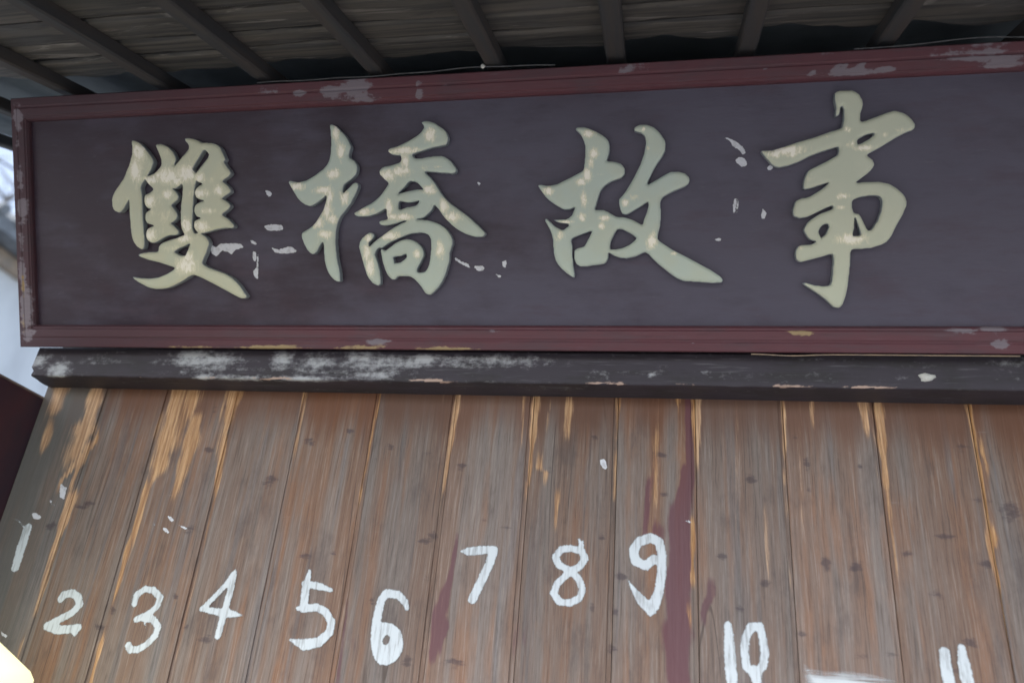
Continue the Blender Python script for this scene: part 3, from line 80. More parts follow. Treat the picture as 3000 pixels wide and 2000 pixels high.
NUMBERS = [
    {"text":"1","loops":[[[-1.5319,1.8058],[-1.5278,1.8053],[-1.5242,1.8073],[-1.5206,1.8081],[-1.517,1.8123],[-1.5161,1.8154],[-1.5168,1.8178],[-1.516,1.8238],[-1.517,1.8255],[-1.5172,1.8274],[-1.5157,1.8322],[-1.5166,1.8358],[-1.516,1.8454],[-1.5181,1.8502],[-1.5175,1.8538],[-1.5177,1.8646],[-1.5168,1.8754],[-1.5181,1.8838],[-1.5172,1.8874],[-1.5184,1.8898],[-1.5188,1.8934],[-1.518,1.8982],[-1.5191,1.9042],[-1.5181,1.909],[-1.5194,1.9126],[-1.5191,1.915],[-1.5206,1.9186],[-1.5242,1.9236],[-1.5314,1.9256],[-1.5326,1.9254],[-1.5386,1.9226],[-1.5422,1.9184],[-1.5446,1.9185],[-1.5472,1.9198],[-1.5489,1.9222],[-1.5518,1.9235],[-1.5594,1.9294],[-1.5626,1.9303],[-1.5722,1.9333],[-1.5746,1.9327],[-1.5794,1.9352],[-1.5806,1.9353],[-1.5808,1.9342],[-1.5782,1.9315],[-1.5758,1.9312],[-1.5698,1.9284],[-1.565,1.9278],[-1.5626,1.9255],[-1.553,1.9194],[-1.5518,1.9172],[-1.5439,1.9114],[-1.5436,1.9102],[-1.5448,1.9066],[-1.5433,1.8994],[-1.5441,1.897],[-1.5444,1.8922],[-1.5436,1.8838],[-1.5445,1.879],[-1.5437,1.873],[-1.5458,1.8682],[-1.5447,1.8634],[-1.5443,1.855],[-1.5428,1.8478],[-1.5426,1.8406],[-1.5431,1.8382],[-1.5421,1.831],[-1.5405,1.8262],[-1.5411,1.8226],[-1.5402,1.8202],[-1.5406,1.8166],[-1.5401,1.8142],[-1.5374,1.8086]]]},
    {"text":"2","loops":[[[-1.318,1.6735],[-1.3146,1.6733],[-1.3122,1.6745],[-1.311,1.6759],[-1.3105,1.6795],[-1.3086,1.6819],[-1.3086,1.6843],[-1.3062,1.6862],[-1.3031,1.6915],[-1.3033,1.6963],[-1.3073,1.7023],[-1.3086,1.7032],[-1.3122,1.703],[-1.3182,1.7039],[-1.3242,1.7015],[-1.3278,1.7013],[-1.3326,1.6997],[-1.3362,1.6998],[-1.3422,1.6986],[-1.353,1.6981],[-1.3566,1.6966],[-1.3624,1.6987],[-1.362,1.6999],[-1.3602,1.7013],[-1.3542,1.7043],[-1.3494,1.7077],[-1.347,1.7084],[-1.3398,1.7139],[-1.3354,1.7155],[-1.3338,1.7177],[-1.3314,1.7196],[-1.329,1.7242],[-1.3257,1.7263],[-1.3235,1.7299],[-1.3228,1.7323],[-1.3169,1.7395],[-1.3159,1.7443],[-1.3163,1.7467],[-1.3222,1.7563],[-1.3225,1.7587],[-1.3267,1.7647],[-1.329,1.7673],[-1.3314,1.7684],[-1.3338,1.7708],[-1.3422,1.7731],[-1.347,1.7756],[-1.3494,1.7776],[-1.3518,1.7783],[-1.3554,1.7778],[-1.3602,1.7784],[-1.3686,1.7759],[-1.3722,1.7739],[-1.3806,1.7729],[-1.3818,1.7722],[-1.3862,1.7671],[-1.3864,1.7635],[-1.3893,1.7587],[-1.39,1.7551],[-1.3896,1.7503],[-1.3856,1.7455],[-1.383,1.7434],[-1.3758,1.7435],[-1.3686,1.7519],[-1.367,1.7551],[-1.3566,1.757],[-1.3482,1.7549],[-1.3465,1.7527],[-1.3428,1.7503],[-1.3397,1.7455],[-1.3391,1.7431],[-1.341,1.7412],[-1.3422,1.7383],[-1.3446,1.7351],[-1.3523,1.7287],[-1.3553,1.7275],[-1.3566,1.726],[-1.359,1.7251],[-1.3614,1.7232],[-1.3674,1.7208],[-1.3738,1.7155],[-1.3818,1.7123],[-1.3842,1.7101],[-1.3866,1.7094],[-1.3899,1.7059],[-1.3926,1.7051],[-1.4019,1.6999],[-1.4051,1.6939],[-1.4022,1.6843],[-1.3974,1.6814],[-1.395,1.6818],[-1.389,1.6794],[-1.3794,1.6783],[-1.3698,1.6745],[-1.3674,1.6749],[-1.365,1.6743],[-1.3626,1.6753],[-1.3578,1.6748],[-1.3506,1.6757],[-1.347,1.6766],[-1.3446,1.6765],[-1.341,1.6783],[-1.3362,1.6769],[-1.329,1.6799],[-1.3242,1.6781],[-1.322,1.6759]]]},
    {"text":"3","loops":[[[-1.1714,1.6477],[-1.1664,1.6471],[-1.1628,1.6476],[-1.1604,1.6487],[-1.158,1.6482],[-1.1508,1.6496],[-1.1448,1.6493],[-1.1434,1.6501],[-1.1412,1.6527],[-1.1328,1.657],[-1.1316,1.6589],[-1.1282,1.6609],[-1.1268,1.6629],[-1.1232,1.6651],[-1.1208,1.6685],[-1.1176,1.6717],[-1.1148,1.6768],[-1.11,1.6813],[-1.1053,1.6885],[-1.1059,1.6933],[-1.1052,1.6957],[-1.106,1.6981],[-1.104,1.7017],[-1.1045,1.7053],[-1.1037,1.7089],[-1.1057,1.7125],[-1.1062,1.7149],[-1.1079,1.7173],[-1.1148,1.7222],[-1.1172,1.7259],[-1.1196,1.7273],[-1.122,1.7278],[-1.1244,1.7309],[-1.132,1.7341],[-1.1323,1.7353],[-1.131,1.7377],[-1.125,1.7437],[-1.1214,1.7485],[-1.1209,1.7521],[-1.119,1.7557],[-1.1198,1.7593],[-1.118,1.7653],[-1.1174,1.7737],[-1.1179,1.7761],[-1.1208,1.7794],[-1.1244,1.7807],[-1.128,1.7845],[-1.1308,1.7857],[-1.133,1.7881],[-1.1376,1.7906],[-1.14,1.7908],[-1.1436,1.7946],[-1.1472,1.7963],[-1.1532,1.7963],[-1.1568,1.7952],[-1.1604,1.7963],[-1.1628,1.796],[-1.1724,1.7977],[-1.176,1.7957],[-1.182,1.7899],[-1.1856,1.7879],[-1.1875,1.7857],[-1.1901,1.7845],[-1.194,1.7813],[-1.1973,1.7749],[-1.1963,1.7593],[-1.1967,1.7569],[-1.1958,1.7521],[-1.1944,1.7497],[-1.1903,1.7473],[-1.1892,1.7454],[-1.1841,1.7461],[-1.182,1.7478],[-1.1799,1.7509],[-1.1792,1.7545],[-1.1794,1.7641],[-1.1784,1.7689],[-1.1772,1.7717],[-1.1754,1.7737],[-1.1736,1.775],[-1.1712,1.7757],[-1.17,1.7786],[-1.1652,1.78],[-1.152,1.7784],[-1.1457,1.7749],[-1.1436,1.7725],[-1.1383,1.7701],[-1.136,1.7677],[-1.1371,1.7569],[-1.14,1.7523],[-1.1424,1.7503],[-1.1448,1.7466],[-1.152,1.7419],[-1.1556,1.7386],[-1.1592,1.7369],[-1.1625,1.7365],[-1.1664,1.7333],[-1.17,1.7324],[-1.1768,1.7281],[-1.1802,1.7233],[-1.1801,1.7197],[-1.1784,1.7163],[-1.1748,1.7134],[-1.1724,1.7138],[-1.17,1.713],[-1.1628,1.7155],[-1.1616,1.7169],[-1.158,1.7173],[-1.1532,1.7162],[-1.152,1.7149],[-1.1519,1.7125],[-1.1462,1.7077],[-1.1424,1.7013],[-1.1388,1.6988],[-1.1375,1.6993],[-1.1376,1.7016],[-1.1406,1.7053],[-1.1417,1.7089],[-1.1449,1.7125],[-1.1448,1.7151],[-1.1364,1.7155],[-1.134,1.715],[-1.1311,1.7125],[-1.128,1.7113],[-1.1269,1.7101],[-1.1262,1.7077],[-1.1224,1.7053],[-1.1218,1.7041],[-1.1227,1.7017],[-1.1226,1.6957],[-1.1244,1.6924],[-1.1262,1.6909],[-1.128,1.6866],[-1.131,1.6849],[-1.1326,1.6813],[-1.1341,1.6801],[-1.1363,1.6765],[-1.1412,1.6728],[-1.1445,1.6717],[-1.1472,1.6692],[-1.1532,1.6666],[-1.1616,1.6658],[-1.1647,1.6669],[-1.17,1.6736],[-1.176,1.6746],[-1.1814,1.6717],[-1.1842,1.6669],[-1.1839,1.6621],[-1.1806,1.6585],[-1.1787,1.6549],[-1.1755,1.6525]]]},
    {"text":"4","loops":[[[-0.9623,1.6905],[-0.9613,1.6905],[-0.9558,1.6942],[-0.9529,1.7013],[-0.9535,1.7049],[-0.9524,1.7085],[-0.9535,1.7217],[-0.9517,1.7253],[-0.9518,1.7349],[-0.9507,1.7373],[-0.9498,1.7382],[-0.9462,1.7391],[-0.9438,1.7378],[-0.9354,1.7404],[-0.9318,1.7401],[-0.9258,1.7415],[-0.9154,1.7445],[-0.9138,1.7457],[-0.9136,1.7469],[-0.9141,1.7481],[-0.9158,1.7493],[-0.9198,1.75],[-0.9282,1.7532],[-0.9317,1.7553],[-0.9354,1.7552],[-0.939,1.757],[-0.945,1.7575],[-0.9491,1.7601],[-0.9501,1.7649],[-0.9487,1.7685],[-0.9497,1.7721],[-0.949,1.7745],[-0.9498,1.7781],[-0.9478,1.7865],[-0.9481,1.7961],[-0.9476,1.8093],[-0.9494,1.8141],[-0.9487,1.8165],[-0.949,1.8213],[-0.9484,1.8249],[-0.949,1.8273],[-0.9489,1.8333],[-0.9502,1.8369],[-0.9502,1.8405],[-0.9534,1.8446],[-0.9546,1.8455],[-0.957,1.8459],[-0.9585,1.8453],[-0.9606,1.8425],[-0.9642,1.8393],[-0.9668,1.8357],[-0.9701,1.8285],[-0.9706,1.8261],[-0.9734,1.8225],[-0.9736,1.8201],[-0.9758,1.8177],[-0.9774,1.8129],[-0.9822,1.8081],[-0.9868,1.8009],[-0.9904,1.7973],[-0.9911,1.7949],[-0.9977,1.7877],[-0.999,1.7841],[-1.0014,1.7824],[-1.0023,1.7805],[-1.005,1.7776],[-1.0074,1.7762],[-1.0097,1.7721],[-1.0128,1.7697],[-1.0142,1.7661],[-1.0158,1.7641],[-1.0188,1.7613],[-1.0231,1.7589],[-1.0239,1.7565],[-1.0233,1.7505],[-1.0218,1.7486],[-1.0182,1.7467],[-1.017,1.7464],[-1.0146,1.7473],[-1.011,1.746],[-1.0086,1.7469],[-1.0062,1.7452],[-1.0014,1.7456],[-0.9978,1.7435],[-0.9846,1.7429],[-0.9798,1.7418],[-0.9786,1.7409],[-0.975,1.7406],[-0.9714,1.7394],[-0.9706,1.7385],[-0.97,1.7349],[-0.971,1.7241],[-0.9703,1.7217],[-0.9709,1.7181],[-0.9703,1.7157],[-0.9717,1.7121],[-0.9714,1.7109],[-0.9721,1.7085],[-0.9712,1.7049],[-0.9718,1.6965],[-0.9702,1.6942]],[[-0.9978,1.7593],[-0.9989,1.7601],[-0.9989,1.7613],[-0.9955,1.7673],[-0.9942,1.7689],[-0.991,1.7709],[-0.9884,1.7745],[-0.9874,1.7769],[-0.9825,1.7817],[-0.9806,1.7853],[-0.9781,1.7877],[-0.9774,1.7893],[-0.9746,1.7913],[-0.9738,1.7951],[-0.9699,1.7973],[-0.9691,1.8009],[-0.9678,1.8018],[-0.9666,1.8014],[-0.9657,1.7985],[-0.9664,1.7961],[-0.966,1.7901],[-0.9679,1.7865],[-0.9676,1.7745],[-0.9683,1.7625],[-0.969,1.7599],[-0.9726,1.7589],[-0.975,1.7602],[-0.9786,1.759],[-0.981,1.7597],[-0.9846,1.759],[-0.987,1.7597],[-0.9942,1.76]]]},
    {"text":"5","loops":[[[-0.757,1.6821],[-0.7543,1.682],[-0.7483,1.6844],[-0.7459,1.6839],[-0.7423,1.6845],[-0.7339,1.6887],[-0.7279,1.6896],[-0.7243,1.6912],[-0.7195,1.6916],[-0.7147,1.6945],[-0.7119,1.6989],[-0.7088,1.7013],[-0.7063,1.704],[-0.7042,1.7073],[-0.7015,1.7095],[-0.6991,1.714],[-0.6956,1.7169],[-0.6931,1.7205],[-0.6922,1.7229],[-0.6929,1.7253],[-0.6929,1.7301],[-0.6914,1.7337],[-0.6927,1.7361],[-0.6928,1.7457],[-0.6943,1.7527],[-0.7015,1.7585],[-0.703,1.7625],[-0.7107,1.7697],[-0.7135,1.7736],[-0.7159,1.7741],[-0.7179,1.7757],[-0.7207,1.7764],[-0.7279,1.7797],[-0.7363,1.7812],[-0.7423,1.7846],[-0.7507,1.7843],[-0.7531,1.7825],[-0.7591,1.7813],[-0.7622,1.7817],[-0.7634,1.7829],[-0.7638,1.7913],[-0.765,1.7973],[-0.764,1.8009],[-0.7653,1.8045],[-0.7648,1.8069],[-0.7661,1.8105],[-0.7651,1.8125],[-0.7605,1.8129],[-0.7567,1.8112],[-0.7507,1.8114],[-0.7459,1.8098],[-0.7375,1.8102],[-0.7171,1.8072],[-0.7123,1.8086],[-0.7104,1.8105],[-0.7105,1.8141],[-0.7123,1.8168],[-0.7159,1.8191],[-0.7207,1.8196],[-0.7303,1.8239],[-0.7327,1.824],[-0.7351,1.8257],[-0.7423,1.8284],[-0.7483,1.8287],[-0.7507,1.8299],[-0.7531,1.8297],[-0.7555,1.8307],[-0.7615,1.8297],[-0.7675,1.8306],[-0.7681,1.8321],[-0.7674,1.8369],[-0.7679,1.8405],[-0.7692,1.8453],[-0.7692,1.8489],[-0.7711,1.8549],[-0.7723,1.8564],[-0.7774,1.8561],[-0.7787,1.8549],[-0.7799,1.8513],[-0.7798,1.8489],[-0.7822,1.8429],[-0.7843,1.8331],[-0.7867,1.8296],[-0.7892,1.8285],[-0.7908,1.8237],[-0.7892,1.8201],[-0.787,1.8177],[-0.7877,1.8093],[-0.7859,1.8057],[-0.7867,1.7973],[-0.7843,1.7889],[-0.785,1.7853],[-0.7845,1.7769],[-0.7855,1.7754],[-0.7879,1.7754],[-0.7903,1.7744],[-0.7929,1.7697],[-0.7925,1.7685],[-0.7891,1.7643],[-0.7843,1.763],[-0.7807,1.7633],[-0.7759,1.7595],[-0.7651,1.761],[-0.7591,1.7629],[-0.7495,1.7635],[-0.7447,1.765],[-0.7411,1.7645],[-0.7339,1.7612],[-0.7303,1.761],[-0.7255,1.7582],[-0.7243,1.7564],[-0.7219,1.755],[-0.7207,1.7527],[-0.7181,1.7505],[-0.718,1.7481],[-0.7143,1.7457],[-0.7124,1.7409],[-0.713,1.7385],[-0.713,1.7313],[-0.7165,1.7253],[-0.7213,1.7229],[-0.7228,1.7205],[-0.7249,1.7193],[-0.7264,1.7169],[-0.7315,1.7129],[-0.7339,1.7131],[-0.7435,1.7108],[-0.7483,1.7105],[-0.7507,1.7094],[-0.7558,1.7097],[-0.7603,1.7078],[-0.7639,1.7086],[-0.7675,1.7076],[-0.7723,1.7082],[-0.7783,1.7073],[-0.7807,1.7063],[-0.7855,1.7075],[-0.7915,1.7069],[-0.7931,1.7061],[-0.7937,1.7037],[-0.793,1.7013],[-0.7919,1.7001],[-0.7882,1.6977],[-0.7831,1.6963],[-0.7783,1.6924],[-0.7699,1.6889],[-0.7651,1.6864],[-0.7627,1.6843]]]},
    {"text":"6","loops":[[[-0.577,1.6664],[-0.5733,1.6677],[-0.5685,1.6665],[-0.5613,1.6669],[-0.5589,1.6686],[-0.5565,1.6691],[-0.5529,1.6717],[-0.5493,1.6732],[-0.5439,1.6772],[-0.5409,1.6823],[-0.5373,1.6862],[-0.5324,1.6976],[-0.5319,1.7072],[-0.5322,1.7144],[-0.5347,1.7216],[-0.5348,1.724],[-0.5363,1.7264],[-0.5362,1.7288],[-0.5373,1.7322],[-0.5397,1.7349],[-0.5423,1.7408],[-0.5433,1.7419],[-0.5469,1.7431],[-0.5507,1.7468],[-0.5577,1.7498],[-0.5613,1.7524],[-0.5661,1.7541],[-0.5697,1.7536],[-0.5745,1.7549],[-0.5841,1.7549],[-0.5865,1.7544],[-0.5887,1.7564],[-0.5891,1.7588],[-0.588,1.7612],[-0.5876,1.7648],[-0.5883,1.7684],[-0.5873,1.7768],[-0.5872,1.7864],[-0.5861,1.79],[-0.5861,1.7936],[-0.5844,1.7984],[-0.5817,1.8027],[-0.5805,1.8032],[-0.5709,1.8036],[-0.5661,1.8023],[-0.5625,1.8029],[-0.5593,1.8008],[-0.5589,1.7992],[-0.5553,1.7983],[-0.5529,1.7966],[-0.5521,1.7948],[-0.5507,1.7936],[-0.5457,1.7915],[-0.5445,1.7886],[-0.5421,1.7861],[-0.5412,1.7828],[-0.5397,1.7812],[-0.5361,1.7792],[-0.5313,1.7806],[-0.53,1.7816],[-0.5291,1.7852],[-0.5292,1.7888],[-0.5325,1.7955],[-0.5332,1.8008],[-0.5341,1.8032],[-0.5349,1.8045],[-0.5385,1.8068],[-0.5433,1.812],[-0.5505,1.818],[-0.5541,1.8199],[-0.5553,1.8219],[-0.5565,1.8224],[-0.5661,1.8228],[-0.5697,1.8238],[-0.5721,1.8234],[-0.5805,1.8249],[-0.5841,1.8238],[-0.5865,1.8245],[-0.5913,1.824],[-0.5937,1.8209],[-0.5968,1.8188],[-0.6009,1.81],[-0.603,1.808],[-0.6059,1.8032],[-0.6058,1.7996],[-0.6076,1.7948],[-0.607,1.79],[-0.6088,1.7864],[-0.6088,1.7792],[-0.6105,1.772],[-0.6096,1.7648],[-0.6116,1.7576],[-0.6104,1.7468],[-0.611,1.7444],[-0.6108,1.742],[-0.6115,1.7396],[-0.6099,1.736],[-0.6106,1.7288],[-0.608,1.724],[-0.6081,1.7224],[-0.6094,1.7204],[-0.6091,1.7168],[-0.6073,1.7132],[-0.6075,1.7108],[-0.6055,1.7072],[-0.6054,1.7024],[-0.6038,1.7],[-0.6033,1.6964],[-0.601,1.694],[-0.5987,1.6856],[-0.5959,1.6832],[-0.5939,1.6784],[-0.5877,1.673],[-0.5865,1.6712],[-0.5829,1.6701],[-0.5801,1.6676]],[[-0.5757,1.7101],[-0.5773,1.712],[-0.5787,1.7156],[-0.5786,1.7192],[-0.5745,1.726],[-0.5709,1.7271],[-0.5693,1.7264],[-0.5657,1.7228],[-0.5668,1.7156],[-0.5677,1.7132],[-0.5697,1.7108],[-0.5709,1.71]]]},
    {"text":"7","loops":[[[-0.3914,1.8024],[-0.3863,1.8036],[-0.3815,1.8091],[-0.3789,1.8132],[-0.3785,1.8192],[-0.3767,1.8214],[-0.376,1.824],[-0.3742,1.8264],[-0.3739,1.83],[-0.3708,1.8348],[-0.3701,1.8396],[-0.3679,1.8432],[-0.3669,1.848],[-0.3637,1.8528],[-0.3611,1.8588],[-0.3605,1.8624],[-0.3589,1.8648],[-0.3578,1.8708],[-0.3559,1.8744],[-0.3553,1.8768],[-0.3535,1.8792],[-0.352,1.8864],[-0.3503,1.8884],[-0.3498,1.89],[-0.3491,1.8954],[-0.3445,1.9116],[-0.344,1.9224],[-0.3455,1.9267],[-0.3503,1.9309],[-0.3527,1.9297],[-0.3587,1.931],[-0.3635,1.9294],[-0.3683,1.9304],[-0.3731,1.9291],[-0.3767,1.9295],[-0.3815,1.9289],[-0.3875,1.9292],[-0.3995,1.9264],[-0.4019,1.9266],[-0.4067,1.9251],[-0.4103,1.9259],[-0.4127,1.9242],[-0.4139,1.9242],[-0.4175,1.9229],[-0.4199,1.9207],[-0.4235,1.9189],[-0.4278,1.9176],[-0.4302,1.9152],[-0.4315,1.9128],[-0.4307,1.9108],[-0.4274,1.9104],[-0.4163,1.9052],[-0.4091,1.9036],[-0.4067,1.9047],[-0.4043,1.9045],[-0.4019,1.9052],[-0.3971,1.9048],[-0.3923,1.9064],[-0.3791,1.908],[-0.3767,1.9093],[-0.3743,1.909],[-0.3719,1.91],[-0.3686,1.9092],[-0.3685,1.908],[-0.3707,1.902],[-0.3704,1.8996],[-0.3717,1.8972],[-0.3712,1.8936],[-0.3738,1.8888],[-0.3751,1.884],[-0.3827,1.8672],[-0.3839,1.8612],[-0.3862,1.8564],[-0.387,1.8528],[-0.3894,1.8492],[-0.3927,1.842],[-0.3931,1.8384],[-0.395,1.8348],[-0.3971,1.8286],[-0.3997,1.8252],[-0.4002,1.8216],[-0.4015,1.818],[-0.4025,1.8108],[-0.4,1.806],[-0.3959,1.8034]]]},
    {"text":"8","loops":[[[-0.1841,1.8103],[-0.1816,1.8099],[-0.1756,1.8116],[-0.1696,1.8156],[-0.1624,1.8184],[-0.1564,1.8227],[-0.1534,1.8271],[-0.1523,1.8307],[-0.1504,1.8331],[-0.1496,1.8367],[-0.1482,1.8391],[-0.148,1.8415],[-0.1466,1.8439],[-0.1472,1.8475],[-0.1469,1.8523],[-0.1495,1.8559],[-0.1496,1.8583],[-0.1514,1.8619],[-0.1514,1.8643],[-0.1542,1.8679],[-0.1564,1.8735],[-0.1576,1.8741],[-0.16,1.8777],[-0.1648,1.8809],[-0.1658,1.8823],[-0.1658,1.8835],[-0.1624,1.8849],[-0.16,1.8876],[-0.1564,1.8895],[-0.1553,1.8919],[-0.1523,1.8955],[-0.1515,1.8979],[-0.1488,1.9003],[-0.148,1.9033],[-0.1439,1.9087],[-0.1444,1.9169],[-0.1468,1.9217],[-0.1505,1.9267],[-0.1519,1.9315],[-0.1553,1.9351],[-0.1541,1.9399],[-0.1563,1.9459],[-0.1553,1.9495],[-0.1563,1.9519],[-0.1588,1.9523],[-0.1612,1.9503],[-0.1624,1.9508],[-0.1636,1.9544],[-0.166,1.9557],[-0.1672,1.9559],[-0.1707,1.9543],[-0.1714,1.9531],[-0.1699,1.9495],[-0.1688,1.9411],[-0.1696,1.9397],[-0.1744,1.9394],[-0.178,1.9397],[-0.1804,1.9407],[-0.1828,1.9406],[-0.1852,1.942],[-0.19,1.9402],[-0.1936,1.9406],[-0.196,1.9399],[-0.1996,1.9402],[-0.202,1.9385],[-0.2104,1.9368],[-0.2131,1.9339],[-0.214,1.9315],[-0.2188,1.9266],[-0.2196,1.9231],[-0.2243,1.9183],[-0.2258,1.9123],[-0.2256,1.9099],[-0.2232,1.9039],[-0.2231,1.9015],[-0.2204,1.8991],[-0.2195,1.8967],[-0.2166,1.8931],[-0.2162,1.8907],[-0.208,1.8856],[-0.2044,1.8853],[-0.1996,1.8828],[-0.1987,1.8811],[-0.201,1.8775],[-0.2164,1.8628],[-0.2194,1.8559],[-0.2197,1.8535],[-0.2212,1.8511],[-0.2215,1.8475],[-0.2255,1.8403],[-0.2258,1.8355],[-0.2236,1.8309],[-0.2204,1.8283],[-0.217,1.8223],[-0.2142,1.8199],[-0.2104,1.8139],[-0.2092,1.8129],[-0.2008,1.8109],[-0.1984,1.8114],[-0.1936,1.8109],[-0.1888,1.8113]],[[-0.1936,1.8268],[-0.1984,1.8286],[-0.2032,1.8346],[-0.2058,1.8367],[-0.2062,1.8379],[-0.2043,1.8427],[-0.2038,1.8475],[-0.2023,1.8499],[-0.2022,1.8523],[-0.1996,1.8543],[-0.1924,1.8634],[-0.1864,1.8675],[-0.1832,1.8715],[-0.1804,1.8715],[-0.1768,1.8694],[-0.1756,1.8673],[-0.1698,1.8619],[-0.1684,1.8559],[-0.166,1.8506],[-0.1642,1.8487],[-0.1643,1.8451],[-0.1658,1.8415],[-0.1663,1.8379],[-0.1684,1.8354],[-0.1739,1.8331],[-0.1787,1.8295],[-0.1816,1.8294],[-0.1852,1.8274]],[[-0.1828,1.8949],[-0.1864,1.8968],[-0.1912,1.8976],[-0.1976,1.9003],[-0.2021,1.9039],[-0.2064,1.9123],[-0.202,1.9191],[-0.1996,1.9211],[-0.1972,1.9221],[-0.1924,1.9229],[-0.19,1.9225],[-0.1876,1.9234],[-0.184,1.924],[-0.1684,1.9209],[-0.1664,1.9195],[-0.1642,1.9147],[-0.1645,1.9099],[-0.168,1.9051],[-0.1686,1.9027],[-0.1732,1.8994]]]},
    {"text":"9","loops":[[[-0.0156,1.8018],[-0.0118,1.8011],[-0.0082,1.8042],[-0.0,1.809],[0.0004,1.8126],[0.0011,1.8138],[0.0056,1.8174],[0.007,1.8234],[0.0089,1.827],[0.0098,1.8318],[0.0139,1.8438],[0.0148,1.8486],[0.0164,1.8522],[0.0155,1.8558],[0.0169,1.8618],[0.0182,1.8642],[0.0174,1.8678],[0.0185,1.8702],[0.0186,1.8738],[0.0202,1.8786],[0.0201,1.8846],[0.0214,1.887],[0.0208,1.8906],[0.0218,1.905],[0.0209,1.9086],[0.0208,1.9194],[0.0219,1.9278],[0.0185,1.9434],[0.0187,1.9458],[0.017,1.9518],[0.0157,1.9542],[0.0161,1.9578],[0.0142,1.9614],[0.0098,1.9663],[0.0038,1.968],[0.0002,1.9713],[-0.0106,1.9745],[-0.013,1.976],[-0.0298,1.9703],[-0.0334,1.9676],[-0.0382,1.967],[-0.0423,1.965],[-0.0487,1.9578],[-0.0522,1.9518],[-0.0551,1.9494],[-0.0566,1.9458],[-0.06,1.941],[-0.0601,1.9326],[-0.059,1.929],[-0.0591,1.923],[-0.0581,1.9182],[-0.0567,1.9158],[-0.056,1.911],[-0.0536,1.9062],[-0.0514,1.904],[-0.0478,1.9018],[-0.043,1.9009],[-0.0406,1.8991],[-0.0372,1.899],[-0.0322,1.8954],[-0.0262,1.8945],[-0.025,1.8938],[-0.0214,1.8944],[-0.019,1.8933],[-0.0168,1.8942],[-0.0158,1.8966],[-0.0142,1.8983],[-0.0104,1.9002],[-0.0108,1.9014],[-0.0099,1.9026],[-0.007,1.9038],[-0.0046,1.9063],[-0.0022,1.9071],[-0.0005,1.905],[-0.0009,1.9014],[-0.0003,1.899],[-0.0002,1.893],[-0.0014,1.8882],[-0.0014,1.8858],[-0.0025,1.8834],[-0.0019,1.881],[-0.0035,1.875],[-0.0028,1.8726],[-0.0047,1.8678],[-0.0037,1.8642],[-0.0057,1.8594],[-0.0062,1.8546],[-0.0086,1.851],[-0.0089,1.8486],[-0.0101,1.8462],[-0.0122,1.8438],[-0.0129,1.8402],[-0.0154,1.8374],[-0.0178,1.8373],[-0.0214,1.8394],[-0.0239,1.8426],[-0.0308,1.8474],[-0.0334,1.8511],[-0.0378,1.8534],[-0.0502,1.8658],[-0.0538,1.8685],[-0.0562,1.8732],[-0.0586,1.8742],[-0.061,1.8767],[-0.0622,1.8765],[-0.063,1.875],[-0.0609,1.869],[-0.0592,1.8666],[-0.0589,1.863],[-0.0571,1.8606],[-0.0549,1.8546],[-0.0519,1.8498],[-0.0514,1.847],[-0.0459,1.8378],[-0.0438,1.8318],[-0.0418,1.8294],[-0.0406,1.8261],[-0.0356,1.8222],[-0.0322,1.8178],[-0.0214,1.8092],[-0.0202,1.8059]],[[-0.0286,1.918],[-0.0355,1.923],[-0.0371,1.9278],[-0.0369,1.9338],[-0.0353,1.9362],[-0.0349,1.9386],[-0.0329,1.941],[-0.0319,1.9446],[-0.0298,1.9457],[-0.0274,1.946],[-0.0238,1.9484],[-0.0178,1.9498],[-0.0142,1.9519],[-0.0127,1.9518],[-0.0106,1.9498],[-0.0094,1.9498],[-0.0072,1.9494],[-0.0042,1.947],[-0.0033,1.9434],[-0.0032,1.9398],[-0.0009,1.935],[-0.0013,1.9326],[-0.0006,1.9302],[-0.0009,1.929],[-0.0058,1.93],[-0.0106,1.9292],[-0.0133,1.9278],[-0.0166,1.9241],[-0.0202,1.922],[-0.0226,1.9187],[-0.0262,1.9171]]]},
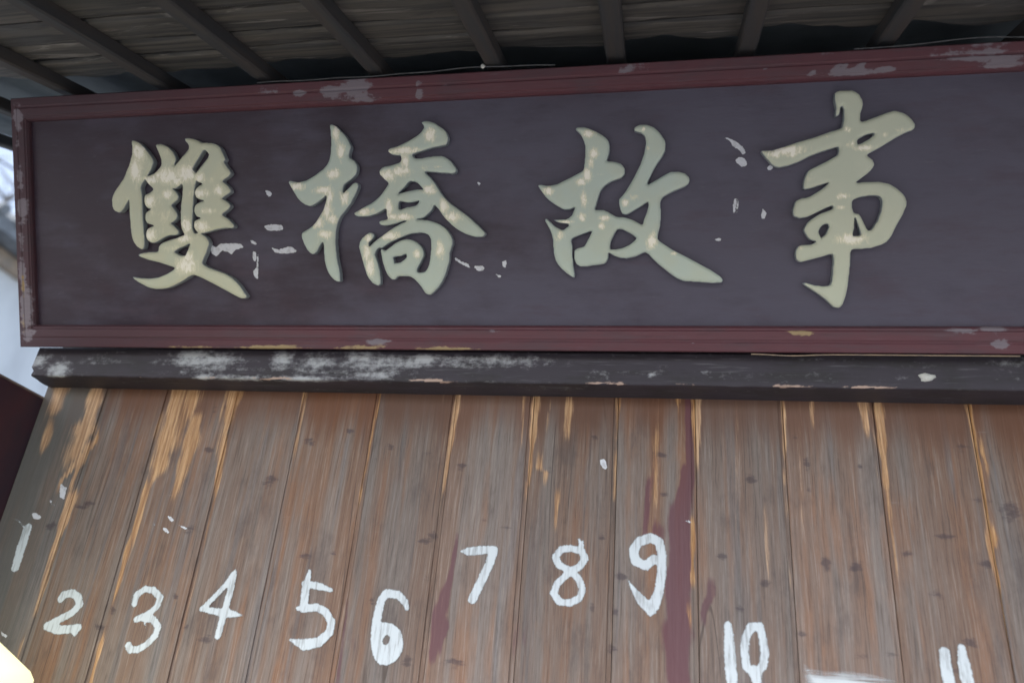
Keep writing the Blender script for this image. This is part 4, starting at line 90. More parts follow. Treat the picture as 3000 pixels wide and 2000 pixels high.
    {"text":"10","loops":[[[0.1467,1.6546],[0.1491,1.6539],[0.1527,1.656],[0.1551,1.6566],[0.1578,1.6606],[0.1597,1.6786],[0.1593,1.681],[0.16,1.6834],[0.1587,1.6894],[0.1595,1.6942],[0.1594,1.7038],[0.1576,1.7146],[0.1583,1.7206],[0.1574,1.7266],[0.1581,1.7362],[0.1564,1.747],[0.1568,1.7566],[0.1561,1.759],[0.1558,1.7638],[0.1549,1.7662],[0.1551,1.7686],[0.1543,1.771],[0.1552,1.7794],[0.1539,1.7818],[0.1524,1.7878],[0.1524,1.7926],[0.1503,1.8022],[0.1467,1.8035],[0.1443,1.8055],[0.1407,1.8044],[0.1363,1.8022],[0.1342,1.7974],[0.1335,1.7926],[0.1343,1.7866],[0.1334,1.7842],[0.1346,1.777],[0.1334,1.7734],[0.1334,1.7686],[0.1327,1.765],[0.1331,1.7602],[0.1323,1.7578],[0.1329,1.753],[0.1321,1.7506],[0.133,1.741],[0.1321,1.7386],[0.1329,1.7326],[0.1326,1.7266],[0.1339,1.7194],[0.1336,1.717],[0.1318,1.7146],[0.1317,1.7134],[0.1338,1.7074],[0.135,1.6918],[0.1363,1.6882],[0.1357,1.6798],[0.1376,1.6762],[0.1379,1.6678],[0.1407,1.6591],[0.1439,1.6558]],[[0.1945,1.6786],[0.1962,1.6786],[0.1975,1.681],[0.1995,1.6829],[0.2008,1.687],[0.204,1.6894],[0.205,1.693],[0.2052,1.7038],[0.2074,1.711],[0.2091,1.7128],[0.2115,1.7139],[0.2147,1.717],[0.2157,1.7206],[0.2176,1.723],[0.2177,1.7278],[0.2196,1.7314],[0.2189,1.735],[0.2216,1.7446],[0.2219,1.7494],[0.2215,1.7542],[0.2194,1.765],[0.2193,1.7758],[0.2174,1.7782],[0.2181,1.7818],[0.217,1.7842],[0.2167,1.7878],[0.2152,1.7902],[0.2156,1.7926],[0.2145,1.795],[0.2139,1.8009],[0.2127,1.8018],[0.2115,1.8048],[0.2103,1.8059],[0.2079,1.8068],[0.1947,1.8059],[0.1899,1.8048],[0.1887,1.8053],[0.1863,1.8059],[0.1798,1.801],[0.177,1.7962],[0.1769,1.7926],[0.1724,1.7866],[0.1702,1.7806],[0.1678,1.777],[0.1668,1.7734],[0.1671,1.7696],[0.1644,1.7602],[0.1648,1.7542],[0.1641,1.7482],[0.1648,1.7434],[0.164,1.741],[0.1661,1.735],[0.1656,1.7302],[0.1662,1.7206],[0.1683,1.7153],[0.1701,1.7122],[0.1731,1.7106],[0.1755,1.7075],[0.1779,1.707],[0.1787,1.7062],[0.1797,1.7026],[0.1816,1.7002],[0.1846,1.6918],[0.1884,1.6858],[0.1911,1.6835]],[[0.1851,1.7241],[0.1844,1.7278],[0.1845,1.7314],[0.1832,1.7338],[0.1841,1.7386],[0.182,1.747],[0.1838,1.7542],[0.1831,1.7578],[0.1853,1.7614],[0.1846,1.7662],[0.1859,1.7722],[0.1873,1.7746],[0.1878,1.777],[0.1907,1.7794],[0.1914,1.7818],[0.1947,1.7854],[0.1971,1.7863],[0.1983,1.7856],[0.1994,1.7818],[0.1997,1.7758],[0.2016,1.7722],[0.2015,1.7686],[0.2003,1.7638],[0.2028,1.7602],[0.2016,1.753],[0.2035,1.747],[0.2005,1.7386],[0.2011,1.7338],[0.1986,1.7278],[0.1961,1.7242],[0.1911,1.725]]]},
    {"text":"11","loops":[[[0.5435,1.6699],[0.5504,1.6695],[0.5552,1.6713],[0.5573,1.6735],[0.5605,1.6807],[0.5601,1.6855],[0.5605,1.6951],[0.5597,1.6975],[0.5609,1.7023],[0.561,1.7095],[0.5586,1.7155],[0.5596,1.7191],[0.5588,1.7227],[0.5596,1.7299],[0.5581,1.7335],[0.5577,1.7395],[0.5584,1.7443],[0.557,1.7491],[0.5574,1.7527],[0.5562,1.7563],[0.5573,1.7599],[0.557,1.7767],[0.5559,1.7791],[0.5528,1.7818],[0.5492,1.7831],[0.5456,1.7834],[0.542,1.7828],[0.5396,1.7805],[0.5371,1.7791],[0.5356,1.7767],[0.5353,1.7743],[0.5361,1.7707],[0.5349,1.7683],[0.5353,1.7623],[0.5343,1.7599],[0.5344,1.7527],[0.5335,1.7503],[0.5339,1.7443],[0.5347,1.7419],[0.5338,1.7383],[0.5343,1.7335],[0.5338,1.7311],[0.535,1.7263],[0.5345,1.7239],[0.536,1.7191],[0.5352,1.7167],[0.5363,1.7095],[0.5354,1.7059],[0.5373,1.6963],[0.5363,1.6915],[0.5369,1.6867],[0.5359,1.6843],[0.5373,1.6819],[0.5373,1.6771]],[[0.5751,1.6723],[0.578,1.6712],[0.5816,1.672],[0.584,1.6713],[0.5852,1.6719],[0.5895,1.6759],[0.5929,1.6831],[0.5922,1.6879],[0.5932,1.6963],[0.5931,1.7023],[0.5919,1.7083],[0.5933,1.7119],[0.5936,1.7167],[0.5925,1.7215],[0.5936,1.7239],[0.5929,1.7263],[0.593,1.7287],[0.5909,1.7347],[0.5922,1.7383],[0.5917,1.7443],[0.59,1.7479],[0.5912,1.7539],[0.5904,1.7575],[0.5891,1.7599],[0.5892,1.7635],[0.588,1.7659],[0.5873,1.7695],[0.5864,1.7839],[0.5852,1.7877],[0.5826,1.7899],[0.5804,1.791],[0.5768,1.7914],[0.5727,1.7899],[0.5717,1.7887],[0.5703,1.7851],[0.5704,1.7803],[0.5685,1.7755],[0.5689,1.7731],[0.5669,1.7695],[0.5684,1.7669],[0.568,1.7635],[0.5652,1.7551],[0.5665,1.7491],[0.5669,1.7431],[0.5659,1.7335],[0.5659,1.7263],[0.5676,1.7239],[0.5684,1.7167],[0.5678,1.7059],[0.5682,1.7035],[0.5671,1.6975],[0.5699,1.6819],[0.5698,1.6771],[0.5708,1.6757]]]},
    {"text":"smear","loops":[[[0.2987,1.644],[0.304,1.6449],[0.3088,1.644],[0.3124,1.6447],[0.316,1.6442],[0.3196,1.6449],[0.3268,1.6438],[0.3292,1.6448],[0.3328,1.6445],[0.3352,1.6453],[0.3376,1.645],[0.34,1.6459],[0.3436,1.646],[0.3476,1.6452],[0.358,1.6475],[0.3688,1.6461],[0.3724,1.6474],[0.3844,1.6483],[0.388,1.6497],[0.3928,1.6495],[0.3964,1.6503],[0.4024,1.6505],[0.4072,1.6516],[0.412,1.6507],[0.4168,1.6529],[0.4252,1.6535],[0.4276,1.6549],[0.4312,1.6557],[0.4348,1.6555],[0.442,1.6567],[0.4456,1.6565],[0.4492,1.6579],[0.454,1.6644],[0.4538,1.6668],[0.4569,1.6704],[0.4571,1.6716],[0.4569,1.6776],[0.4578,1.6836],[0.457,1.692],[0.4531,1.7052],[0.4531,1.71],[0.4509,1.7124],[0.45,1.7148],[0.448,1.7164],[0.436,1.7187],[0.4336,1.7206],[0.4312,1.72],[0.4264,1.7215],[0.424,1.7212],[0.4192,1.7217],[0.4168,1.7231],[0.412,1.7222],[0.4072,1.7243],[0.4036,1.723],[0.3964,1.7255],[0.3892,1.7254],[0.3856,1.7245],[0.3808,1.725],[0.3772,1.7267],[0.3712,1.7255],[0.3628,1.7261],[0.3568,1.7272],[0.346,1.7249],[0.3412,1.7253],[0.3376,1.7235],[0.334,1.7239],[0.3316,1.7228],[0.3292,1.7233],[0.3244,1.7222],[0.3196,1.7237],[0.316,1.7237],[0.3088,1.7249],[0.3052,1.7244],[0.2987,1.7268],[0.2956,1.7292],[0.2875,1.7316],[0.286,1.7328],[0.2848,1.7323],[0.2837,1.7292],[0.2843,1.7256],[0.2828,1.7232],[0.2823,1.7208],[0.2837,1.7148],[0.2827,1.7052],[0.283,1.7004],[0.282,1.6932],[0.2796,1.6848],[0.2798,1.6824],[0.2762,1.6704],[0.2742,1.6668],[0.2754,1.6572],[0.2748,1.6548],[0.2785,1.6476],[0.2812,1.6455],[0.2848,1.6445],[0.2944,1.6448]]]},
]
BARE = [[-1.4666,2.1414,-1.4784,2.0908,0.054,0.0293,0.55],[-1.2045,2.2788,-1.1967,2.1492,0.0531,0.0423,0.5],[-1.1569,2.1594,-1.1553,2.0536,0.0374,0.0229,0.55],[-1.0869,2.2343,-1.0709,2.1175,0.0188,0.011,0.6],[-1.2458,2.2028,-1.2375,2.0944,0.0336,0.0328,0.5],[-1.5916,2.2767,-1.5713,2.1664,0.0618,0.0352,0.35],[-1.5728,2.2819,-1.5704,2.2332,0.036,0.0306,0.8],[-1.4647,2.2819,-1.4597,2.1994,0.0354,0.0224,0.9],[-1.4627,2.1646,-1.4668,2.1138,0.037,0.0245,0.9],[-1.425,2.1417,-1.4823,2.0334,0.0127,0.0106,0.8],[-1.4408,2.1101,-1.4498,2.0382,0.0127,0.0096,0.9],[-1.4394,1.9819,-1.4425,1.8725,0.018,0.012,0.95],[-1.4425,1.8725,-1.4385,1.7372,0.0139,0.0063,0.7],[-1.447,1.6457,-1.4396,1.5768,0.0062,0.0061,0.6],[-1.5656,2.1647,-1.5642,2.1339,0.0231,0.015,0.8],[-1.2302,2.2831,-1.2221,2.0905,0.0224,0.0271,1],[-1.2221,2.0905,-1.2373,2.016,0.0243,0.012,0.7],[-1.2419,2.0159,-1.2385,1.9155,0.0138,0.0144,0.85],[-1.2463,1.8825,-1.2429,1.7878,0.0126,0.0079,0.85],[-1.2466,1.6524,-1.2439,1.581,0.0094,0.0075,0.8],[-1.1805,2.2869,-1.1783,2.2369,0.0203,0.0162,0.9],[-1.1556,2.1821,-1.152,2.1149,0.0282,0.0213,0.95],[-1.1663,2.0924,-1.1617,2.0276,0.0157,0.0073,0.6],[-1.0675,2.2889,-1.0698,2.2301,0.0303,0.0187,1],[-1.0698,2.2301,-1.0559,2.0318,0.0122,0.0072,1],[-1.0559,2.0318,-1.0562,1.9244,0.0063,0.0035,0.7],[-1.0562,1.9244,-1.0538,1.666,0.0031,0.0025,0.35],[-0.8766,2.2811,-0.8719,2.1282,0.011,0.0062,0.65],[-0.678,2.2821,-0.6849,2.0505,0.0053,0.0042,0.6],[-0.6849,2.0505,-0.6834,1.7627,0.0029,0.0028,0.25],[-0.4781,2.2859,-0.4857,2.0802,0.0111,0.0045,1],[-0.2858,2.2869,-0.2879,2.1036,0.014,0.0055,1],[-0.2879,2.1036,-0.2943,2.0619,0.0079,0.0047,0.6],[-0.2662,2.1092,-0.2498,2.1002,0.0118,0.0102,0.7],[-0.3148,2.2776,-0.3123,2.1918,0.0066,0.0041,0.5],[-0.205,2.2625,-0.2058,2.2157,0.0153,0.0088,0.65],[-0.2168,2.2112,-0.2193,2.0885,0.0056,0.0039,0.35],[-0.2208,2.0336,-0.222,2.0027,0.0077,0.0069,0.8],[-0.2504,2.2615,-0.254,2.2272,0.0041,0.0032,0.4],[-0.0905,2.2863,-0.0922,2.2295,0.0103,0.0055,0.75],[-0.094,2.1814,-0.0933,2.0161,0.0054,0.0034,0.7],[-0.0933,2.0161,-0.0882,1.7341,0.0034,0.0028,0.3],[0.0452,2.2864,0.0474,2.2662,0.0093,0.0031,0.9],[0.0876,2.2856,0.0865,2.211,0.0176,0.0128,1],[0.0835,2.2109,0.087,2.1468,0.0083,0.0052,0.7],[0.0759,1.9794,0.0741,1.8992,0.0079,0.0063,1],[0.0655,1.8143,0.0681,1.803,0.0089,0.0069,0.6],[0.2781,2.2836,0.2732,2.1145,0.0059,0.0039,0.85],[0.2732,2.1145,0.2733,1.8912,0.0043,0.0027,0.45],[0.3414,2.2865,0.3396,2.2514,0.008,0.0051,0.8],[0.4488,2.2846,0.4512,2.2366,0.0157,0.0092,1],[0.4812,2.2812,0.4777,2.1183,0.0135,0.0089,1],[0.4777,2.1183,0.4784,1.9436,0.0075,0.0033,0.6],[0.4612,2.28,0.4609,2.1139,0.0036,0.0027,0.6],[0.6645,2.2796,0.6666,2.1071,0.0075,0.0039,0.95],[0.6666,2.1071,0.6639,1.9671,0.0039,0.0044,0.7],[0.676,2.1775,0.681,2.1501,0.0113,0.0053,0.7],[0.6675,1.9978,0.662,1.9703,0.0159,0.0076,0.85],[0.6613,1.9703,0.6653,1.9205,0.0057,0.0037,0.8],[0.312,2.2736,0.303,2.0337,0.0051,0.0035,0.2],[0.1781,2.2624,0.1577,1.8845,0.006,0.0082,0.3],[0.2262,2.0303,0.2274,1.9161,0.0091,0.0068,0.4],[0.1161,2.0254,0.1147,1.8141,0.0086,0.0102,0.25],[-0.0047,2.1759,-0.0077,2.0655,0.0114,0.0111,0.35]]
MAROON = [[0.0707,2.2869,0.0716,2.0994,0.0131,0.0125,1],[0.0642,2.0991,0.051,2.0076,0.0199,0.0289,1],[0.0474,2.0075,0.0501,1.8783,0.0343,0.0332,1],[0.0431,1.8779,0.0446,1.7762,0.035,0.0375,1],[0.0391,1.7759,0.0454,1.6797,0.0409,0.0332,1],[-0.0203,2.065,-0.0252,1.9745,0.0097,0.0109,0.75],[-0.0044,2.1359,-0.015,2.0575,0.0098,0.0089,0.5],[0.0039,1.9759,0.0114,1.876,0.0253,0.0106,0.6],[0.1123,1.8578,0.0943,1.8195,0.0158,0.0103,0.8],[-0.4415,1.9239,-0.4509,1.806,0.007,0.0129,0.9],[-0.4555,1.8057,-0.4625,1.7699,0.019,0.0166,0.95],[-0.4663,1.7696,-0.4659,1.7075,0.0166,0.0149,0.9],[-0.4467,1.7465,-0.4536,1.7288,0.015,0.0112,0.9],[-0.6734,1.7777,-0.6672,1.6318,0.0055,0.0076,0.6],[-0.6512,1.7153,-0.6411,1.702,0.0232,0.0154,0.45],[-0.2918,1.7604,-0.2925,1.7331,0.0109,0.0109,0.5],[-0.2779,1.7511,-0.2735,1.7412,0.0181,0.0108,0.4]]
DARK = [[-1.4948,2.1759,0.0118,0.0098,1.0],[-1.1012,2.1271,0.0156,0.0092,1.0],[-1.0846,2.2436,0.0112,0.0097,1.0],[-1.1105,2.2338,0.0096,0.0082,1.0],[-0.8397,2.1579,0.0225,0.0078,1.0],[-0.7387,2.1862,0.0105,0.0092,1.0],[-0.629,2.153,0.0101,0.0076,1.0],[-0.5333,2.1348,0.0213,0.0075,0.7],[-0.4513,2.1085,0.0139,0.0098,1.0],[-0.1442,2.1866,0.0093,0.0074,1.0],[-0.2462,2.1051,0.0173,0.0072,1.0],[0.0068,2.1522,0.0167,0.0095,1.0],[0.0146,2.0587,0.0125,0.0057,1.0],[-0.1169,1.9626,0.01,0.0077,1.0],[-0.1332,1.8118,0.0073,0.0082,1.0],[0.2011,2.1004,0.0122,0.0114,1.0],[0.2189,1.8812,0.0127,0.0102,1.0],[0.135,1.9321,0.0142,0.0085,1.0],[0.3209,2.1407,0.0084,0.016,1.0],[0.3203,2.0824,0.0083,0.0067,1.0],[0.4291,2.1391,0.0071,0.008,1.0],[0.3428,1.9294,0.0102,0.0134,1.0],[0.4021,1.9258,0.0168,0.0092,1.0],[0.5792,1.9955,0.0198,0.0073,1.0],[0.6353,2.186,0.0194,0.0068,1.0],[0.5484,1.8841,0.0129,0.0079,1.0],[0.6481,1.9461,0.0192,0.01,1.0],[0.7092,2.0518,0.0217,0.0262,0.8],[0.5976,1.7949,0.0207,0.0084,1.0],[0.3954,1.7557,0.0214,0.0056,1.0],[0.4489,1.7595,0.0213,0.0056,1.0],[0.2862,1.7861,0.0099,0.0087,1.0],[-0.93,2.0409,0.0224,0.01,0.8],[-1.386,1.9799,0.0175,0.0088,1.0],[-1.47,1.921,0.0176,0.0099,1.0],[-1.0924,1.9266,0.0299,0.0108,0.8],[-1.4033,1.9749,0.024,0.0088,1.0],[-1.2389,1.7345,0.0088,0.01,1.0],[-1.2612,1.6955,0.0176,0.0087,1.0],[-1.0901,1.7778,0.0072,0.0056,1.0],[-0.9938,1.6917,0.0195,0.0085,1.0],[-1.0471,1.7172,0.0099,0.0076,1.0],[-0.7972,1.8862,0.0196,0.0092,1.0],[-0.7273,1.8899,0.0111,0.0068,1.0],[-0.4967,1.9477,0.0122,0.008,1.0],[-0.5186,1.9313,0.0161,0.0057,1.0],[-0.5076,1.8496,0.0145,0.0055,1.0],[-0.5224,1.6797,0.0139,0.01,1.0],[-0.4183,1.6839,0.031,0.008,1.0],[-0.4179,1.6806,0.0186,0.0069,1.0],[-0.6177,1.7957,0.0093,0.0075,1.0],[-0.0743,1.8781,0.0146,0.0085,1.0],[-0.0867,1.8079,0.0096,0.0102,1.0],[-0.0882,1.7341,0.0118,0.0088,1.0],[-0.9118,2.0585,0.0224,0.01,1.0],[-0.662,2.1179,0.0144,0.0063,0.6],[0.3002,2.2048,0.0122,0.0095,0.6],[0.4998,1.955,0.0144,0.0062,1.0],[0.6621,2.0781,0.0221,0.0075,0.8],[0.5112,1.8141,0.0106,0.0067,0.5],[0.563,1.7433,0.0258,0.0064,0.8],[0.1694,1.8309,0.0092,0.01,0.8],[-0.3815,1.9801,0.0093,0.008,0.6],[-0.3334,1.9671,0.0196,0.008,0.6]]
SPECKS = [[[-1.4588,1.987],[-1.457,1.9864],[-1.4556,1.9902],[-1.4557,1.9926],[-1.4572,1.9942],[-1.4565,1.9966],[-1.4573,1.9982],[-1.4569,2.0006],[-1.4574,2.0038],[-1.4586,2.007],[-1.4586,2.0118],[-1.4579,2.0134],[-1.4589,2.0166],[-1.4602,2.018],[-1.4676,2.019],[-1.4698,2.0216],[-1.473,2.0229],[-1.4749,2.0254],[-1.4762,2.0267],[-1.4778,2.0269],[-1.4798,2.0254],[-1.4801,2.0222],[-1.479,2.0198],[-1.4788,2.0166],[-1.4758,2.0062],[-1.4745,2.0046],[-1.4724,1.9982],[-1.4727,1.9966],[-1.4709,1.9926],[-1.4682,1.9901],[-1.4658,1.9906]],[[-1.4801,1.9706],[-1.4798,1.9702],[-1.4769,1.9706],[-1.4766,1.9731],[-1.483,1.9744],[-1.487,1.976],[-1.4883,1.9778],[-1.4885,1.9818],[-1.4921,1.9842],[-1.495,1.9849],[-1.4972,1.9842],[-1.4958,1.9835],[-1.4942,1.9808],[-1.4926,1.9794],[-1.4923,1.9778],[-1.487,1.9737]],[[-1.5157,1.9346],[-1.5141,1.9343],[-1.5061,1.9357],[-1.5033,1.9402],[-1.5035,1.941],[-1.5047,1.9418],[-1.5053,1.9435],[-1.5109,1.946],[-1.5157,1.947],[-1.5176,1.949],[-1.5213,1.9506],[-1.5261,1.9512],[-1.5301,1.9503],[-1.5327,1.9482],[-1.5315,1.945],[-1.5273,1.9402],[-1.5261,1.9375],[-1.5229,1.9356]],[[-1.1489,1.9461],[-1.1473,1.9457],[-1.1433,1.9485],[-1.143,1.9501],[-1.1445,1.9525],[-1.1501,1.9557],[-1.1521,1.958],[-1.1569,1.9591],[-1.1593,1.9604],[-1.1617,1.9595],[-1.162,1.9581],[-1.1609,1.9557],[-1.1537,1.9482],[-1.1497,1.947]],[[-1.1517,1.9182],[-1.1502,1.9178],[-1.1475,1.9182],[-1.1464,1.9198],[-1.1463,1.9214],[-1.147,1.9222],[-1.1502,1.9244],[-1.1518,1.9265],[-1.1534,1.927],[-1.155,1.929],[-1.1582,1.9305],[-1.1622,1.9312],[-1.1638,1.932],[-1.1662,1.931],[-1.1666,1.9302],[-1.1654,1.9267],[-1.1614,1.923],[-1.1598,1.9228],[-1.1582,1.921],[-1.1542,1.9201]],[[-1.1945,1.9357],[-1.1924,1.935],[-1.1884,1.9352],[-1.1876,1.9357],[-1.1892,1.9377],[-1.1956,1.9403],[-1.198,1.9407],[-1.2004,1.942],[-1.2007,1.9413]],[[-1.1106,1.9301],[-1.1083,1.9294],[-1.1043,1.9296],[-1.1018,1.9309],[-1.1035,1.9333],[-1.1067,1.934],[-1.1107,1.9361],[-1.1147,1.9367],[-1.1188,1.9381],[-1.1211,1.9381],[-1.1227,1.9394],[-1.1259,1.9395],[-1.1265,1.9389],[-1.1251,1.937],[-1.1243,1.9364],[-1.1227,1.9365],[-1.1179,1.9331]],[[-1.4937,1.6596],[-1.4925,1.6589],[-1.4909,1.6595],[-1.4886,1.6628],[-1.4883,1.6636],[-1.4889,1.6644],[-1.4925,1.6665],[-1.5005,1.6688],[-1.5021,1.6699],[-1.5037,1.6698],[-1.5054,1.6708],[-1.5085,1.6726],[-1.5093,1.6724],[-1.5095,1.6708],[-1.5045,1.664],[-1.5013,1.6622],[-1.4981,1.6623]],[[0.0701,1.9996],[0.0725,2.0005],[0.073,2.002],[0.0725,2.0031],[0.0693,2.0039],[0.0669,2.0058],[0.0645,2.0061],[0.0612,2.006],[0.0608,2.0052],[0.0613,2.003],[0.0661,2.0011],[0.0677,1.9999]],[[-0.1175,2.1126],[-0.1142,2.1122],[-0.1126,2.114],[-0.111,2.1141],[-0.1105,2.115],[-0.1111,2.1166],[-0.1107,2.1182],[-0.1124,2.1206],[-0.1145,2.131],[-0.1175,2.135],[-0.1198,2.1363],[-0.1214,2.1365],[-0.1238,2.135],[-0.1254,2.1357],[-0.127,2.1344],[-0.1283,2.1326],[-0.1282,2.1286],[-0.1275,2.1238],[-0.1264,2.1214],[-0.1238,2.119],[-0.1218,2.115]]]
FRAME_PALE = [[-0.922,0.6216,0.0394,0.0113,0.7],[-0.8427,0.6104,0.0173,0.008,0.9],[-0.7618,0.6095,0.034,0.0158,0.9],[-0.6979,0.6205,0.0462,0.0173,1],[-0.6858,0.586,0.0544,0.0063,0.7],[-0.5458,0.6164,0.0082,0.0109,1],[-0.5461,0.5908,0.0098,0.0093,1],[-0.4873,0.6057,0.0226,0.0193,0.5],[-0.0473,0.625,0.0501,0.0088,1],[-0.0755,0.6199,0.0223,0.0067,0.9],[0.584,0.6228,0.0515,0.0096,1],[0.6609,0.6237,0.0695,0.0109,1],[0.6359,0.604,0.0763,0.0062,1],[0.6872,0.5922,0.041,0.0096,1],[0.3778,0.6048,0.0149,0.0056,1],[0.4176,0.6039,0.0094,0.007,0.9],[0.2257,0.6055,0.0084,0.0036,1],[0.2848,0.605,0.0083,0.0036,1],[0.3112,0.5901,0.0069,0.0028,1],[0.4065,0.5891,0.0736,0.0056,0.75],[0.46,0.5904,0.0199,0.0035,1],[0.426,0.6224,0.008,0.0035,1],[0.2086,0.6279,0.007,0.0029,0.8],[0.1913,0.6045,0.0197,0.0036,0.6],[0.4659,0.6298,0.0199,0.0035,0.5],[0.3447,0.6335,0.0407,0.0042,0.4],[-1.6114,0.5864,0.016,0.0386,0.8],[-1.6183,0.5221,0.012,0.0431,0.5],[-1.6122,0.4354,0.014,0.039,0.65],[-1.6087,0.3571,0.016,0.0392,0.85],[-1.6153,0.2788,0.0121,0.0525,0.6],[-1.6172,0.1911,0.0141,0.0396,0.85],[-1.609,0.103,0.0182,0.0619,0.9],[-1.6061,0.0323,0.0303,0.0266,0.7],[-0.654,0.0181,0.0466,0.0098,0.8],[-0.5014,0.0109,0.0412,0.0064,0.7],[-0.2021,0.0073,0.0272,0.0054,0.8],[0.624,0.0494,0.0359,0.0043,0.9],[0.6825,0.0531,0.0322,0.0064,0.9],[0.6963,0.0199,0.0193,0.0085,1],[0.6901,0.0099,0.0386,0.0035,1],[0.0759,0.0161,0.0257,0.006,0.6],[0.1123,0.0501,0.0219,0.0038,0.5],[-0.3706,0.0473,0.0321,0.0047,0.5],[-0.4682,0.0366,0.0246,0.008,0.4],[-1.0128,0.0303,0.0813,0.0168,0.3],[-1.3888,0.0505,0.1157,0.0087,0.3]]
FRAME_TAN = [[-1.1426,0.0034,0.0925,0.006,0.6],[-0.9232,0.0041,0.1064,0.0058,0.8],[-0.7038,0.0072,0.0853,0.0074,0.9],[-0.4932,0.0045,0.0981,0.0048,0.8],[-0.6439,0.01,0.0136,0.0081,1],[0.3028,0.0455,0.0294,0.0029,1],[0.3493,0.0163,0.0132,0.0037,1],[0.2311,0.0118,0.0086,0.003,1],[-1.6164,0.1647,0.0061,0.0529,0.6],[-1.6212,0.0588,0.0081,0.0532,0.6]]
BLOOM = [[-1.1157,2.3349,0.0882,0.0261,0.8],[-1.1571,2.3486,0.0424,0.0132,1],[-1.111,2.2894,0.0203,0.0073,1],[-1.0155,2.2871,0.0723,0.0063,0.8],[-0.91,2.3417,0.0306,0.0257,0.9],[-0.8186,2.3335,0.0617,0.0307,0.7],[-1.5273,2.3015,0.0339,0.021,0.9],[-1.5935,2.3298,0.0243,0.0213,0.8],[-0.7069,2.3483,0.052,0.0217,0.8],[-0.6434,2.3309,0.1188,0.0267,0.7],[-0.5514,2.3435,0.0236,0.0142,1.2],[-0.6639,2.2977,0.051,0.0088,1],[-0.8364,2.2898,0.0787,0.0071,0.9],[-0.3846,2.3417,0.1214,0.0157,0.6],[-0.4584,2.3374,0.0986,0.0176,0.5],[-0.1355,2.3112,0.0232,0.0118,0.4],[-0.013,2.3121,0.0076,0.0033,1],[0.002,2.3256,0.0151,0.0067,0.4],[0.1068,2.3228,0.0118,0.005,0.6],[0.7195,2.3347,0.0391,0.031,0.25],[-1.4101,2.3366,0.0589,0.0192,0.35],[0.5098,2.3099,0.0136,0.0063,0.4]]
SEAMS = [-1.6232,-1.4254,-1.2491,-1.0494,-0.8668,-0.6759,-0.4811,-0.2895,-0.0904,0.0846,0.2766,0.4689,0.6647]


# ---------------------------------------------------------------- helpers
def tag(o, label=None, cat=None, group=None, kind=None):
    if label: o['label'] = label
    if cat: o['category'] = cat
    if group: o['group'] = group
    if kind: o['kind'] = kind
    return o

def empty(name, loc=(0, 0, 0), rot=(0, 0, 0)):
    o = bpy.data.objects.new(name, None)
    COL.objects.link(o)
    o.location = loc
    o.rotation_euler = rot
    o.empty_display_size = 0.1
    return o

def mesh_obj(name, verts, faces, mat, parent=None, attrs=None, smooth=False, loc=None, rot=None):
    me = bpy.data.meshes.new(name)
    me.from_pydata([tuple(v) for v in verts], [], [tuple(f) for f in faces])
    me.update()
    if smooth:
        me.polygons.foreach_set('use_smooth', [True] * len(me.polygons))
    for k, a in (attrs or {}).items():
        a = np.asarray(a, dtype=np.float32)
        if a.ndim == 1:
            at = me.attributes.new(k, 'FLOAT', 'POINT')
            at.data.foreach_set('value', a)
        else:
            at = me.attributes.new(k, 'FLOAT_COLOR', 'POINT')
            c = np.ones((len(a), 4), np.float32)
            c[:, :a.shape[1]] = a
            at.data.foreach_set('color', c.ravel())
    me.materials.append(mat)
    o = bpy.data.objects.new(name, me)
    COL.objects.link(o)
    if parent: o.parent = parent
    if loc: o.location = loc
    if rot: o.rotation_euler = rot
    return o

def box_geo(x0, x1, y0, y1, z0, z1, b=0.0):
    """box with chamfered edges (b) as verts, faces"""
    if b <= 0:
        v = [(x, y, z) for z in (z0, z1) for y in (y0, y1) for x in (x0, x1)]
        f = [(0, 2, 3, 1), (4, 5, 7, 6), (0, 1, 5, 4), (2, 6, 7, 3), (0, 4, 6, 2), (1, 3, 7, 5)]
        return v, f
    v, f, idx = [], [], {}
    c = ((x0 + x1) / 2, (y0 + y1) / 2, (z0 + z1) / 2)
    hs = ((x1 - x0) / 2, (y1 - y0) / 2, (z1 - z0) / 2)
    for sx in (-1, 1):
        for sy in (-1, 1):
            for sz in (-1, 1):
                s = (sx, sy, sz)
                for ax in range(3):
                    p = [c[i] + s[i] * (hs[i] - (0 if i == ax else b)) for i in range(3)]
                    idx[(s, ax)] = len(v)
                    v.append(tuple(p))
    for ax in range(3):
        o1, o2 = (ax + 1) % 3, (ax + 2) % 3
        for s in (-1, 1):
            q = []
            for a_, b_ in ((-1, -1), (1, -1), (1, 1), (-1, 1)):
                t = [0, 0, 0]; t[ax] = s; t[o1] = a_; t[o2] = b_
                q.append(idx[(tuple(t), ax)])
            f.append(tuple(q if s > 0 else q[::-1]))
    for ax in range(3):
        o1, o2 = (ax + 1) % 3, (ax + 2) % 3
        for a_ in (-1, 1):
            for b_ in (-1, 1):
                t0 = [0, 0, 0]; t0[ax] = -1; t0[o1] = a_; t0[o2] = b_
                t1 = list(t0); t1[ax] = 1
                q = [idx[(tuple(t0), o1)], idx[(tuple(t1), o1)], idx[(tuple(t1), o2)], idx[(tuple(t0), o2)]]
                f.append(tuple(q if a_ * b_ < 0 else q[::-1]))
    for sx in (-1, 1):
        for sy in (-1, 1):
            for sz in (-1, 1):
                s = (sx, sy, sz)
                q = [idx[(s, 0)], idx[(s, 1)], idx[(s, 2)]]
                f.append(tuple(q if sx * sy * sz > 0 else q[::-1]))
    return v, f

def box(name, x0, x1, y0, y1, z0, z1, mat, parent=None, b=0.0, **kw):
    v, f = box_geo(x0, x1, y0, y1, z0, z1, b)
    return mesh_obj(name, v, f, mat, parent, **kw)

